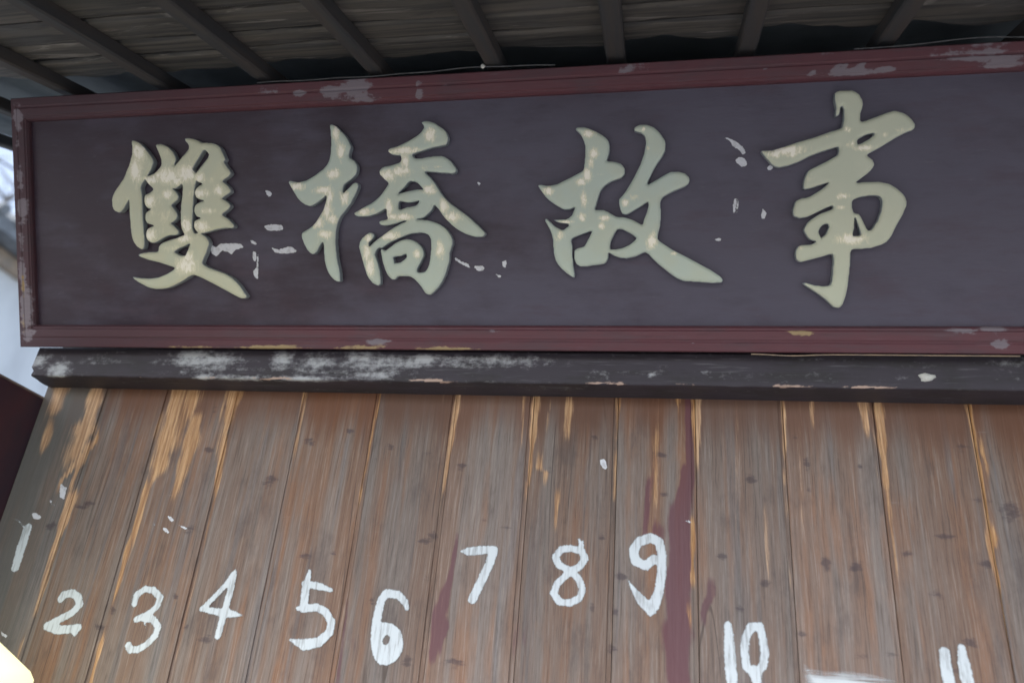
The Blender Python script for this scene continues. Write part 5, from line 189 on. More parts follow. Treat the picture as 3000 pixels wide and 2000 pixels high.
def tube_geo(pts, r, seg=8):
    v, f = [], []
    P = [Vector(p) for p in pts]
    for i, p in enumerate(P):
        t = (P[min(i + 1, len(P) - 1)] - P[max(i - 1, 0)]).normalized()
        a = t.cross(Vector((0, 0, 1)))
        if a.length < 1e-3: a = t.cross(Vector((0, 1, 0)))
        a.normalize(); b = t.cross(a)
        rr = r[i] if isinstance(r, (list, tuple)) else r
        for k in range(seg):
            an = 2 * math.pi * k / seg
            v.append(tuple(p + a * rr * math.cos(an) + b * rr * math.sin(an)))
    for i in range(len(P) - 1):
        for k in range(seg):
            k2 = (k + 1) % seg
            f.append((i * seg + k, i * seg + k2, (i + 1) * seg + k2, (i + 1) * seg + k))
    f.append(tuple(range(seg))[::-1]); f.append(tuple((len(P) - 1) * seg + k for k in range(seg)))
    return v, f

def smooth01(x):
    x = np.clip(x, 0, 1)
    return x * x * (3 - 2 * x)

def spots(px, pz, L, soft=0.75):
    """sum of soft ellipses [cx, cz, rx, rz, strength]"""
    out = np.zeros_like(px)
    for cx, cz, rx, rz, st in L:
        q = ((px - cx) / max(rx, 1e-4)) ** 2 + ((pz - cz) / max(rz, 1e-4)) ** 2
        out = np.maximum(out, st * np.exp(-soft * q))
    return out

def streaks(px, pz, L, wob=0.28):
    out = np.zeros_like(px)
    for xa, za, xb, zb, ka, kb, st in L:
        t = (za - pz) / (za - zb)
        tc = np.clip(t, 0, 1)
        xc = xa + (xb - xa) * tc
        k = np.maximum((ka + (kb - ka) * tc) * (0.82 + wob * np.sin(pz * 61 + xa * 90) * np.sin(pz * 23 + 2)), 0.0022)
        over = np.maximum(-t, t - 1) * abs(za - zb)
        w = (1 - smooth01((np.abs(px - xc) / k - 0.30) / 1.1)) * (1 - smooth01(over / 0.06))
        out = np.maximum(out, st * w)
    return out

def pt_in(loops, x, y):
    r = np.zeros(x.shape, bool)
    for l in loops:
        n = len(l)
        for i in range(n):
            x1, y1 = l[i]; x2, y2 = l[(i + 1) % n]
            if y1 == y2: continue
            c = (y1 > y) != (y2 > y)
            r ^= c & (x < (x2 - x1) * (y - y1) / (y2 - y1) + x1)
    return r

def dist_to(loops, x, y):
    d = np.full(x.shape, 1e9)
    for l in loops:
        a = np.array(l); b = np.roll(a, -1, 0)
        for (ax, ay), (bx, by) in zip(a, b):
            dx, dy = bx - ax, by - ay
            t = np.clip(((x - ax) * dx + (y - ay) * dy) / (dx * dx + dy * dy + 1e-12), 0, 1)
            d = np.minimum(d, np.hypot(x - ax - t * dx, y - ay - t * dy))
    return d

def relief(loops, spacing, h_side, h_top, w_round, inset=None, rng=None):
    """raised flat-backed shape over closed outlines: local x, y in plane, z outwards"""
    rng = rng or np.random.default_rng(1)
    V2, E2 = [], []
    dense = []
    for l in loops:
        p = []
        n = len(l)
        for i in range(n):
            a, b = np.array(l[i]), np.array(l[(i + 1) % n])
            k = max(1, int(np.hypot(*(b - a)) / (spacing * 1.6)))
            for j in range(k):
                p.append(a + (b - a) * j / k)
        dense.append(np.array(p))
    for p in dense:
        o = len(V2)
        V2 += [Vector(q) for q in p]
        E2 += [(o + i, o + (i + 1) % len(p)) for i in range(len(p))]
    nb = len(V2)
    allp = np.concatenate(dense)
    gx = np.arange(allp[:, 0].min(), allp[:, 0].max(), spacing)
    gy = np.arange(allp[:, 1].min(), allp[:, 1].max(), spacing * 0.866)
    X, Yg = np.meshgrid(gx, gy)
    X = X + (np.arange(len(gy)) % 2)[:, None] * spacing / 2
    X = (X + rng.normal(0, spacing * .08, X.shape)).ravel(); Yg = (Yg + rng.normal(0, spacing * .08, Yg.shape)).ravel()
    ins = pt_in(loops, X, Yg)
    X, Yg = X[ins], Yg[ins]
    d = dist_to(loops, X, Yg)
    k = d > spacing * 0.45
    X, Yg = X[k], Yg[k]
    V2 += [Vector((a, b)) for a, b in zip(X, Yg)]
    vo, eo, fo, ov, oe, of = delaunay_2d_cdt(V2, E2, [], 0, 1e-6)
    P = np.array([(v.x, v.y) for v in vo])
    T = np.array(fo)
    cen = P[T].mean(1)
    T = T[pt_in(loops, cen[:, 0], cen[:, 1])]
    D = dist_to(loops, P[:, 0], P[:, 1])
    q = 1 - np.clip(D / w_round, 0, 1)
    Zh = h_side + (h_top - h_side) * np.sqrt(np.maximum(0, 1 - q * q))
    verts = [(a, b, c) for (a, b), c in zip(P, Zh)]
    faces = [tuple(t) if np.cross(P[t[1]] - P[t[0]], P[t[2]] - P[t[0]]) > 0 else tuple(t[::-1]) for t in T]
    cnt = {}
    for f in faces:
        for i in range(3):
            cnt[(f[i], f[(i + 1) % 3])] = 1
    if h_side > 0.002:
        low = {}; top2 = {}
        n0 = len(verts)
        for (a, b) in list(cnt):
            if (b, a) in cnt: continue
            for v in (a, b):
                if v not in low:
                    low[v] = len(verts); verts.append((P[v][0], P[v][1], 0.0))
                    top2[v] = len(verts); verts.append((P[v][0], P[v][1], Zh[v]))
            faces.append((top2[b], top2[a], low[a], low[b]))
        extra = len(verts) - n0
        P = np.array([v[:2] for v in verts])
        D = np.concatenate([D, np.zeros(extra)])
    return verts, faces, P, D

# ---------------------------------------------------------------- materials
def mat(name):
    mt = bpy.data.materials.new(name)
    mt.use_nodes = True
    nt = mt.node_tree
    return mt, nt, nt.nodes['Principled BSDF']

class G:
    """small node-graph writer"""
    def __init__(self, nt): self.nt = nt
    def n(self, typ, **kw):
        nd = self.nt.nodes.new(typ)
        for k, v in kw.items():
            if k in nd.inputs: self.put(nd.inputs[k], v)
            else: setattr(nd, k, v)
        return nd
    def put(self, sock, v):
        if isinstance(v, bpy.types.NodeSocket): self.nt.links.new(v, sock)
        elif isinstance(v, (tuple, list)) and len(v) == 3 and sock.type == 'RGBA': sock.default_value = (*v, 1)
        else: sock.default_value = v
    def math(self, op, a, b=0.0, c=None, clamp=False):
        nd = self.nt.nodes.new('ShaderNodeMath'); nd.operation = op; nd.use_clamp = clamp
        self.put(nd.inputs[0], a); self.put(nd.inputs[1], b)
        if c is not None: self.put(nd.inputs[2], c)
        return nd.outputs[0]
    def coords(self, scale=(1, 1, 1), kind='Object'):
        tc = self.nt.nodes.new('ShaderNodeTexCoord')
        mp = self.nt.nodes.new('ShaderNodeMapping')
        mp.inputs['Scale'].default_value = scale
        self.nt.links.new(tc.outputs[kind], mp.inputs['Vector'])
        return mp.outputs['Vector']
    def noise(self, vec, scale=1.0, detail=4.0, rough=0.55, w=None, dist=0.0):
        nd = self.nt.nodes.new('ShaderNodeTexNoise')
        if w is not None:
            nd.noise_dimensions = '4D'; self.put(nd.inputs['W'], w)
        self.put(nd.inputs['Vector'], vec)
        nd.inputs['Scale'].default_value = scale
        nd.inputs['Detail'].default_value = detail
        nd.inputs['Roughness'].default_value = rough
        nd.inputs['Distortion'].default_value = dist
        return nd.outputs['Fac']
    def step(self, v, lo, hi):
        nd = self.nt.nodes.new('ShaderNodeMapRange')
        nd.interpolation_type = 'SMOOTHSTEP'
        self.put(nd.inputs['Value'], v)
        nd.inputs['From Min'].default_value = lo; nd.inputs['From Max'].default_value = hi
        return nd.outputs['Result']
    def mix(self, f, a, b, mode='MIX'):
        nd = self.nt.nodes.new('ShaderNodeMix'); nd.data_type = 'RGBA'; nd.blend_type = mode
        self.put(nd.inputs['Factor'], f); self.put(nd.inputs['A'], a) if False else None
        ins = [i for i in nd.inputs if i.type == 'RGBA']
        self.put(ins[0], a); self.put(ins[1], b)
        return [o for o in nd.outputs if o.type == 'RGBA'][0]
    def attr(self, name):
        nd = self.nt.nodes.new('ShaderNodeAttribute'); nd.attribute_name = name
        return nd
    def rnd(self):
        return self.nt.nodes.new('ShaderNodeObjectInfo').outputs['Random']
    def bump(self, h, strength=0.3, dist=0.002):
        nd = self.nt.nodes.new('ShaderNodeBump')
        nd.inputs['Strength'].default_value = strength
        nd.inputs['Distance'].default_value = dist
        self.put(nd.inputs['Height'], h)
        return nd.outputs['Normal']

def board_material():
    mt, nt, bs = mat('weathered_plank')
    g = G(nt)
    rnd = g.rnd()
    w = g.math('MULTIPLY', rnd, 37.0)
    wear = g.attr('wear')
    sep = g.n('ShaderNodeSeparateColor'); nt.links.new(wear.outputs['Color'], sep.inputs[0])
    a_bare, a_red, a_dark = sep.outputs[0], sep.outputs[1], sep.outputs[2]
    top = g.attr('top').outputs['Fac']
    grime = g.attr('grime').outputs['Fac']
    # slight waver of the grain
    wob = g.noise(g.coords((2, 2, 1.2)), 3.0, 2.0, .5, w)
    tc = nt.nodes.new('ShaderNodeTexCoord')
    sx = g.n('ShaderNodeSeparateXYZ'); nt.links.new(tc.outputs['Object'], sx.inputs[0])
    cx = g.n('ShaderNodeCombineXYZ')
    nt.links.new(g.math('ADD', sx.outputs[0], g.math('MULTIPLY', wob, .012)), cx.inputs[0])
    nt.links.new(sx.outputs[1], cx.inputs[1]); nt.links.new(g.math('MULTIPLY', sx.outputs[2], .034), cx.inputs[2])
    v = cx.outputs[0]
    broad = g.noise(v, 22.0, 3.0, .5, w)
    fine = g.noise(v, 210.0, 6.0, .74, w)
    ultra = g.noise(v, 560.0, 3.0, .7, w)
    blot = g.noise(g.coords((7, 7, 2.6)), 1.0, 4.0, .6, w)
    col = g.mix(g.step(broad, .38, .62), COLS['wood_grey'], COLS['wood_brown'])
    rust = g.noise(v, 30.0, 3.0, .6, g.math('ADD', w, 11.0))
    col = g.mix(g.math('MULTIPLY', g.step(g.math('ADD', g.math('MULTIPLY', blot, .5), g.math('MULTIPLY', rust, .6)), .54, .68), .75), col, COLS['wood_rust'])
    col = g.mix(g.math('MULTIPLY', g.step(g.noise(v, 38.0, 2.0, .5, g.math('ADD', w, 5.0)), .54, .66), .6), col, COLS['wood_slate'])
    col = g.mix(g.math('MULTIPLY', g.step(fine, .50, .64), .45), col, COLS['wood_pale'])
    col = g.mix(g.math('MULTIPLY', g.step(fine, .48, .36), .55), col, COLS['wood_dark'])
    col = g.mix(g.math('MULTIPLY', g.step(ultra, .5, .34), .35), col, COLS['wood_dark'])
    gm = g.noise(g.coords((13, 13, 6)), 1.0, 5.0, .65, g.math('ADD', w, 17.0))
    col = g.mix(g.math('MULTIPLY', g.step(gm, .52, .70), .55), col, (.085, .066, .062))
    col = g.mix(g.math('MULTIPLY', g.step(gm, .40, .28), .35), col, (.245, .165, .120))
    # drying cracks along the grain, and a few slanting scratches
    ck = g.noise(v, 11.0, 1.0, .4, g.math('ADD', w, 3.0))
    crack = g.math('MULTIPLY', g.step(g.math('ABSOLUTE', g.math('SUBTRACT', ck, .5)), .0045, .0010), g.step(g.noise(g.coords((9, 9, 3)), 1.0, 2.0, .5, w), .46, .56))
    col = g.mix(g.math('MULTIPLY', crack, .75), col, COLS['wood_dark'])
    rot = nt.nodes.new('ShaderNodeMapping'); nt.links.new(tc.outputs['Object'], rot.inputs['Vector'])
    rot.inputs['Rotation'].default_value = (0, R(24), 0); rot.inputs['Scale'].default_value = (9, 9, 170)
    sc = g.math('MULTIPLY', g.step(g.noise(rot.outputs['Vector'], 1.0, 3.0, .6), .69, .76), g.step(blot, .5, .62))
    col = g.mix(g.math('MULTIPLY', sc, .45), col, COLS['scratch'])
    # remnants of a red-brown stain under the lintel
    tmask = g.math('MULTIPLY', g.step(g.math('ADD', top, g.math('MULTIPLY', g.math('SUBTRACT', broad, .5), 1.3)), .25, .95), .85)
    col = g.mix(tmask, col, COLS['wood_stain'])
    # grime (grey-green, first board)
    col = g.mix(g.math('MULTIPLY', g.step(g.math('ADD', grime, g.math('MULTIPLY', g.math('SUBTRACT', blot, .5), 1.2)), .3, .8), .75), col, COLS['wood_mould'])
    # knots
    knot = g.step(g.math('ADD', a_dark, g.math('MULTIPLY', g.math('SUBTRACT', g.noise(g.coords((38, 60, 95)), 1.0, 4.0, .65, w), .5), 1.6)), .36, .85)
    col = g.mix(g.math('MULTIPLY', knot, .62), col, COLS['knot'])
    # maroon paint remains
    nr = g.noise(g.coords((40, 40, 12)), 1.0, 5.0, .65, w)
    red = g.step(g.math('ADD', a_red, g.math('MULTIPLY', g.math('SUBTRACT', g.math('ADD', g.math('MULTIPLY', nr, .6), g.math('MULTIPLY', fine, .4)), .5), 2.0)), .30, .80)
    col = g.mix(g.math('MULTIPLY', red, .80), col, COLS['maroon_wash'])
    # raw wood where the weathered skin is scraped away
    nb = g.math('ADD', g.math('MULTIPLY', fine, .6), g.math('MULTIPLY', broad, .4))
    bare = g.step(g.math('ADD', a_bare, g.math('MULTIPLY', g.math('SUBTRACT', nb, .5), 2.4)), .22, .82)
    bcol = g.mix(g.step(fine, .42, .62), COLS['raw_deep'], COLS['raw_pale'])
    bcol = g.mix(g.math('MULTIPLY', g.step(ultra, .48, .36), .4), bcol, COLS['wood_brown'])
    col = g.mix(g.math('MULTIPLY', g.step(a_bare, .12, .8), .30), col, COLS['wood_rust'])
    col = g.mix(g.math('MULTIPLY', bare, .90), col, bcol)
    hv = nt.nodes.new('ShaderNodeHueSaturation')
    g.put(hv.inputs['Value'], g.math('ADD', .90, g.math('MULTIPLY', rnd, .24)))
    g.put(hv.inputs['Saturation'], g.math('ADD', .88, g.math('MULTIPLY', g.math('FRACT', g.math('MULTIPLY', rnd, 7.3)), .26)))
    nt.links.new(col, hv.inputs['Color'])
    g.put(bs.inputs['Base Color'], hv.outputs['Color'])
    bs.inputs['Roughness'].default_value = .62
    bs.inputs['Specular IOR Level'].default_value = .35
    hgt = g.math('ADD', g.math('MULTIPLY', fine, .7), g.math('MULTIPLY', ultra, .5))
    g.put(bs.inputs['Normal'], g.bump(hgt, .35, .0012))
    return mt

COLS = dict(
    wood_grey=(.186, .158, .142), wood_brown=(.182, .120, .090), wood_rust=(.228, .120, .070), wood_slate=(.142, .138, .142),
    wood_pale=(.300, .262, .232), wood_dark=(.070, .050, .042), wood_stain=(.130, .062, .038), wood_mould=(.098, .104, .102),
    knot=(.040, .030, .040), maroon_wash=(.108, .042, .056), raw_deep=(.36, .195, .090), raw_pale=(.62, .40, .215), scratch=(.40, .42, .44))

def painted_wood(name, base, alt, pale, tan, rough=.5, grain=(3, 60, 60), alt_lo=.45, alt_hi=.62, soft=(.42, .60), namp=1.5):
    """painted joinery; attribute 'wear' r = pale primer showing, g = bare wood showing"""
    mt, nt, bs = mat(name)
    g = G(nt)
    sep = g.n('ShaderNodeSeparateColor'); nt.links.new(g.attr('wear').outputs['Color'], sep.inputs[0])
    v = g.coords(grain)
    n1 = g.noise(v, 1.0, 5.0, .6)
    n2 = g.noise(g.coords((9, 14, 14)), 1.0, 5.0, .6)
    n3 = g.noise(g.coords((grain[0] * 5, grain[1] * 3, grain[2] * 3)), 1.0, 3.0, .6)
    col = g.mix(g.step(g.math('ADD', g.math('MULTIPLY', n1, .5), g.math('MULTIPLY', n2, .5)), alt_lo, alt_hi), base, alt)
    col = g.mix(g.math('MULTIPLY', g.step(n3, .58, .78), .14), col, pale)
    col = g.mix(g.math('MULTIPLY', g.step(n3, .45, .28), .35), col, tuple(c * .5 for c in base))
    nn = g.math('ADD', g.math('MULTIPLY', n1, .45), g.math('MULTIPLY', g.noise(g.coords((55, 80, 80)), 1.0, 5.0, .65), .55))
    tc = nt.nodes.new('ShaderNodeTexCoord')
    sx = g.n('ShaderNodeSeparateXYZ'); nt.links.new(tc.outputs['Object'], sx.inputs[0])
    soot = g.step(g.math('ADD', sx.outputs[0], g.math('MULTIPLY', n2, .8)), -.35, -1.25)  # darker towards the left end
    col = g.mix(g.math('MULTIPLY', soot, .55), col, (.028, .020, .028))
    mp = g.step(g.math('ADD', sep.outputs[0], g.math('MULTIPLY', g.math('SUBTRACT', nn, .5), namp)), *soft)
    mtan = g.step(g.math('ADD', sep.outputs[1], g.math('MULTIPLY', g.math('SUBTRACT', nn, .5), 1.5)), .42, .62)
    col = g.mix(mp, col, g.mix(n3, pale, tuple(c * .72 for c in pale)))
    col = g.mix(mtan, col, tan)
    g.put(bs.inputs['Base Color'], col)
    g.put(bs.inputs['Roughness'], g.math('ADD', rough, g.math('MULTIPLY', mp, .2)))
    g.put(bs.inputs['Normal'], g.bump(g.math('ADD', g.math('MULTIPLY', n1, .6), g.math('MULTIPLY', mp, -.5)), .3, .0015))
    return mt

def field_material():
    mt, nt, bs = mat('dark_lacquer_field')
    g = G(nt)
    a = g.noise(g.coords((3.2, 5.5, 2)), 1.0, 5.0, .6)
    b = g.noise(g.coords((7, 34, 20)), 1.0, 5.0, .65)
    c = g.noise(g.coords((26, 150, 60)), 1.0, 4.0, .7)
    tc = nt.nodes.new('ShaderNodeTexCoord')
    sx = g.n('ShaderNodeSeparateXYZ'); nt.links.new(tc.outputs['Object'], sx.inputs[0])
    # bluish sky reflection painted in, stronger towards the right end of the board
    ramp = g.step(sx.outputs[0], -1.7, .3)
    f = g.math('ADD', g.math('MULTIPLY', ramp, .30), g.math('ADD', g.math('MULTIPLY', a, .75), g.math('MULTIPLY', b, .30)))
    col = g.mix(g.step(f, .50, .84), COL2['field_maroon'], COL2['field_blue'])
    col = g.mix(g.math('MULTIPLY', g.step(g.math('ADD', g.math('MULTIPLY', b, .5), g.math('MULTIPLY', g.noise(g.coords((5, 9, 9)), 1.0, 5.0, .65), .5)), .49, .66), .30), col, COL2['field_red'])
    col = g.mix(g.math('MULTIPLY', g.step(c, .60, .80), .35), col, COL2['field_pale'])
    # left end keeps the plainer maroon
    g.put(bs.inputs['Base Color'], col)
    g.put(bs.inputs['Roughness'], g.math('ADD', .26, g.math('MULTIPLY', b, .25)))
    bs.inputs['Specular IOR Level'].default_value = .4
    g.put(bs.inputs['Normal'], g.bump(g.math('ADD', c, b), .2, .0015))
    return mt

COL2 = dict(field_maroon=(.037, .025, .038), field_blue=(.082, .077, .112), field_red=(.056, .023, .033), field_pale=(.14, .135, .155))

def gilt_material():
    mt, nt, bs = mat('faded_gilding')
    g = G(nt)
    worn = g.attr('worn').outputs['Fac']  # traced cream glints, painted into the gilding colour
    edge = g.attr('edge').outputs['Fac']
    n1 = g.noise(g.coords((110, 50, 60)), 1.0, 7.0, .78, dist=.8)
    n2 = g.noise(g.coords((14, 14, 14)), 1.0, 3.0, .5)
    rnd = g.rnd()
    tone = g.attr('tone').outputs['Fac']
    col = g.mix(tone, (.48, .58, .52), (.60, .60, .43))
    col = g.mix(g.math('MULTIPLY', g.step(n2, .40, .66), .5), col, (.52, .57, .45))
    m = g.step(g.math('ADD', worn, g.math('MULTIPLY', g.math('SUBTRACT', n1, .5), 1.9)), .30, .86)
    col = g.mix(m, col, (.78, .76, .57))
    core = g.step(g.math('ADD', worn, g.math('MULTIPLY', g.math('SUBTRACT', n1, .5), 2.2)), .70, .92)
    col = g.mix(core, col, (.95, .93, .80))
    # rim and flanks: grey-blue sky light painted in, pale line at the arris
    rim = g.step(g.math('ADD', edge, g.math('MULTIPLY', g.math('SUBTRACT', n1, .5), .0016)), .0016, .0003)
    col = g.mix(g.math('MULTIPLY', rim, .85), col, (.22, .26, .30))
    g.put(bs.inputs['Base Color'], col)
    g.put(bs.inputs['Roughness'], g.math('SUBTRACT', .40, g.math('MULTIPLY', m, .10)))
    bs.inputs['Specular IOR Level'].default_value = .4
    g.put(bs.inputs['Normal'], g.bump(g.math('ADD', n1, n2), .45, .0012))
    return mt

def paint_mark_material(name, colour, thin, lo=.0, hi=.0018, streak=(30, 30, 30), rough=.6, cover=.9, namp=0.0):
    mt, nt, bs = mat(name)
    g = G(nt)
    edge = g.attr('edge').outputs['Fac']
    n1 = g.noise(g.coords(streak), 1.0, 4.0, .6)
    n2 = g.noise(g.coords((300, 300, 300)), 1.0, 3.0, .6)
    d = g.math('ADD', edge, g.math('MULTIPLY', g.math('SUBTRACT', n2, .5), .0035))
    if namp: d = g.math('ADD', d, g.math('MULTIPLY', g.math('SUBTRACT', n1, .5), namp))
    a = g.step(d, lo, hi)
    body = g.step(n1, .30, .54)
    alpha = g.math('MULTIPLY', a, g.math('MULTIPLY', g.math('ADD', g.math('MULTIPLY', body, 1 - thin), thin), cover))
    g.put(bs.inputs['Base Color'], colour)
    bs.inputs['Roughness'].default_value = rough
    tr = nt.nodes.new('ShaderNodeBsdfTransparent')
    mx = nt.nodes.new('ShaderNodeMixShader')
    out = nt.nodes['Material Output']
    nt.links.new(alpha, mx.inputs[0]); nt.links.new(tr.outputs[0], mx.inputs[1]); nt.links.new(bs.outputs[0], mx.inputs[2])
    nt.links.new(mx.outputs[0], out.inputs['Surface'])
    return mt

def simple(name, base, alt=None, scale=(8, 8, 8), rough=.7, lo=.35, hi=.65, bump=.2, spec=.4, metal=0):
    mt, nt, bs = mat(name)
    g = G(nt)
    n1 = g.noise(g.coords(scale), 1.0, 6.0, .6)
    g.put(bs.inputs['Base Color'], g.mix(g.step(n1, lo, hi), base, alt or tuple(c * .7 for c in base)))
    bs.inputs['Roughness'].default_value = rough
    bs.inputs['Specular IOR Level'].default_value = spec
    bs.inputs['Metallic'].default_value = metal
    if bump: g.put(bs.inputs['Normal'], g.bump(n1, bump, .003))
    return mt

def sheathing_material():
    mt, nt, bs = mat('smoky_sheathing')
    g = G(nt)
    w = g.math('MULTIPLY', g.rnd(), 23.0)
    v = g.coords((2.2, 60, 40))
    n1 = g.noise(v, 1.0, 5.0, .6, w, .6)
    n2 = g.noise(g.coords((5, 9, 9)), 1.0, 4.0, .55, w)
    e = g.attr('edge').outputs['Fac']
    col = g.mix(g.step(n1, .36, .66), (.042, .044, .046), (.105, .098, .088))
    col = g.mix(g.math('MULTIPLY', g.step(n2, .5, .72), .6), col, (.095, .097, .100))
    col = g.mix(g.step(g.math('ADD', e, g.math('MULTIPLY', g.math('SUBTRACT', n1, .5), 1.4)), .42, .90), col, (.50, .47, .43))
    col = g.mix(g.math('MULTIPLY', g.step(n1, .42, .30), .8), col, (.022, .021, .023))
    n3 = g.noise(g.coords((3.5, 22, 22)), 1.0, 5.0, .65, w, 1.2)
    col = g.mix(g.math('MULTIPLY', g.step(n3, .56, .66), .6), col, (.032, .033, .037))
    col = g.mix(g.math('MULTIPLY', g.step(n3, .42, .34), .5), col, (.26, .25, .235))
    g.put(bs.inputs['Base Color'], col)
    bs.inputs['Roughness'].default_value = .75
    g.put(bs.inputs['Normal'], g.bump(n1, .6, .004))
    return mt

M = {}
M['board'] = board_material()
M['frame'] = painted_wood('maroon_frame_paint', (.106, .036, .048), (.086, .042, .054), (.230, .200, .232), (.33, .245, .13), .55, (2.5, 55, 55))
M['lintel'] = painted_wood('dark_lintel_paint', (.042, .037, .050), (.030, .028, .033), (.50, .53, .56), (.46, .34, .28), .62, (2.0, 45, 45), soft=(.18, .95), namp=2.6)
M['field'] = field_material()
M['gilt'] = gilt_material()
M['number'] = paint_mark_material('white_brush_paint', (.60, .67, .71), .62, -.0010, .0036, (120, 60, 16), .6, .96)
M['smear'] = paint_mark_material('white_brush_smear', (.62, .68, .72), .55, -.004, .026, (7, 40, 150), .6, .97, namp=.03)
M['flake'] = paint_mark_material('white_flake', (.66, .69, .74), .75, -.0008, .0012, (90, 90, 90), .6, .95)
M['rafter'] = simple('rafter_wood', (.062, .056, .054), (.046, .050, .056), (40, 3, 40), .75, bump=.4)
M['sheath'] = sheathing_material()
M['dark'] = simple('dark_roof_void', (.10, .13, .155), None, (5, 5, 5), .9)
M['deck'] = simple('sooty_roof_deck', (.14, .17, .19), None, (5, 5, 5), .9)  # bluish lift stands for haze in the roof void, put into the colour
M['upper'] = simple('dark_upper_boards', (.20, .235, .26), (.13, .15, .17), (30, 30, 2), .8)  # bluish haze of the void mixed into the board colour
M['panel'] = simple('maroon_panel_paint', (.060, .022, .032), (.036, .022, .034), (7, 7, 4), .5)
M['strip'] = simple('pale_edge_strip', (.22, .17, .15), (.14, .11, .11), (30, 30, 30), .7)
M['wire'] = simple('grey_wire', (.10, .11, .12), (.06, .065, .07), (60, 60, 60), .55)
M['tanwire'] = simple('tan_wire', (.42, .32, .22), (.26, .21, .17), (25, 25, 25), .6)
M['plaster'] = simple('white_plaster_dab', (.66, .68, .64), (.5, .52, .5), (90, 90, 90), .8)
M['white'] = simple('whitewash', (.66, .71, .75), (.50, .54, .58), (1.2, 1.2, .5), .9)
M['cornice'] = simple('tan_cornice', (.38, .31, .24), (.28, .25, .22), (6, 6, 6), .85)
M['tile'] = simple('grey_roof_tile', (.20, .225, .25), (.12, .135, .15), (5, 5, 5), .8)
M['ridge'] = simple('ochre_ridge', (.36, .31, .18), (.22, .20, .14), (5, 5, 5), .85)
M['stone'] = simple('paving_stone', (.30, .29, .28), (.20, .195, .19), (3, 3, 3), .85)
M['bark'] = simple('dark_bark', (.06, .055, .05), (.035, .033, .03), (20, 20, 6), .9)
M['pole'] = simple('dark_iron', (.06, .06, .06), None, (30, 30, 30), .5)

def lamp_material():
    mt, nt, bs = mat('lit_yellow_shade')
    g = G(nt)
    bs.inputs['Base Color'].default_value = (.80, .76, .42, 1)
    bs.inputs['Roughness'].default_value = .45
    bs.inputs['Emission Color'].default_value = (1.0, .96, .55, 1)
    bs.inputs['Emission Strength'].default_value = .42
    return mt
M['lamp'] = lamp_material()

# ---------------------------------------------------------------- ground
gv = [(-60, -60, 0), (60, -60, 0), (60, 60, 0), (-60, 60, 0)]
tag(mesh_obj('ground', gv, [(0, 1, 2, 3)], M['stone']), kind='structure')

# ---------------------------------------------------------------- plank wall
wall = tag(empty('plank_wall'), 'weathered brown plank wall hand numbered in white paint below the signboard', 'plank wall')
ZT, ZV, ZB = 2.318, 1.25, 0.12
seams = [-1.6175] + SEAMS[1:] + [0.862, 1.055, 1.25, 1.44, 1.635, 1.82, 2.015, 2.21, 2.40, 2.595, 2.79]
NCOL = 44
boards = []
for bi in range(len(seams) - 1):
    x0, x1 = seams[bi] + .0006, seams[bi + 1] - .0006
    lip = .0105
    us = list(np.linspace(x0, x1 - lip, NCOL)) + [x1 - lip + .0004, x1 - lip + .0055, x1]
    us = [x0, x0 + .0015] + us[1:]
    rng = random.Random(100 + bi)
    off = rng.uniform(-.0012, .0012)
    ys = []
    for x in us:
        if x > x1 - lip + .0002: y = .0042
        elif x < x0 + .0008: y = .0022
        else:
            t = (x - x0) / (x1 - lip - x0)
            y = off - .0008 * math.sin(math.pi * t)
        ys.append(y)
    zs = list(np.linspace(ZT, ZV, 84)) + [1.0, ZB]
    nx, nz = len(us), len(zs)
    V_ = [(x, y, z) for z in zs for x, y in zip(us, ys)]
    F_ = [(j * nx + i, (j + 1) * nx + i, (j + 1) * nx + i + 1, j * nx + i + 1) for j in range(nz - 1) for i in range(nx - 1)]
    fpx = np.array([v[0] for v in V_]); fpz = np.array([v[2] for v in V_])
    # back and sides
    n0 = len(V_)
    V_ += [(x0, .024, ZT), (x1, .024, ZT), (x1, .024, ZB), (x0, .024, ZB)]
    L0, R0, L1, R1 = 0, nx - 1, (nz - 1) * nx, nz * nx - 1
    F_ += [(n0, n0 + 1, n0 + 2, n0 + 3)]
    F_ += [tuple([j * nx for j in range(nz)][::-1] + [n0, n0 + 3])[::1], tuple([j * nx + nx - 1 for j in range(nz)] + [n0 + 2, n0 + 1])]
    fpx = np.append(fpx, [x0, x1, x1, x0]); fpz = np.append(fpz, [ZT, ZT, ZB, ZB])
    wear = np.stack([streaks(fpx, fpz, BARE), streaks(fpx, fpz, MAROON, .06) * 1.12, spots(fpx, fpz, DARK)], 1)
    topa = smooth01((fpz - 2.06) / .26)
    gr = np.clip((-1.30 - fpx) / .30, 0, 1)
    boards.append(mesh_obj('board', V_, F_, M['board'], wall, dict(wear=wear, top=topa, grime=gr)))
box('backing', -1.61, 2.79, .026, .05, .1, 3.3, M['dark'], wall)  # unseen panel added to keep sky light out of the board gaps
box('sill', -1.66, 2.82, -.10, .06, 0, .119, M['stone'], wall, b=.01)
box('gable_board', -1.61, -1.575, .051, 3.2, .1, 3.3, M['upper'], wall)
box('gable_board', 2.755, 2.79, .051, 3.2, .1, 3.3, M['upper'], wall)
box('upper_panel', -1.61, 2.79, -.004, .024, 2.372, 3.3, M['upper'], wall)

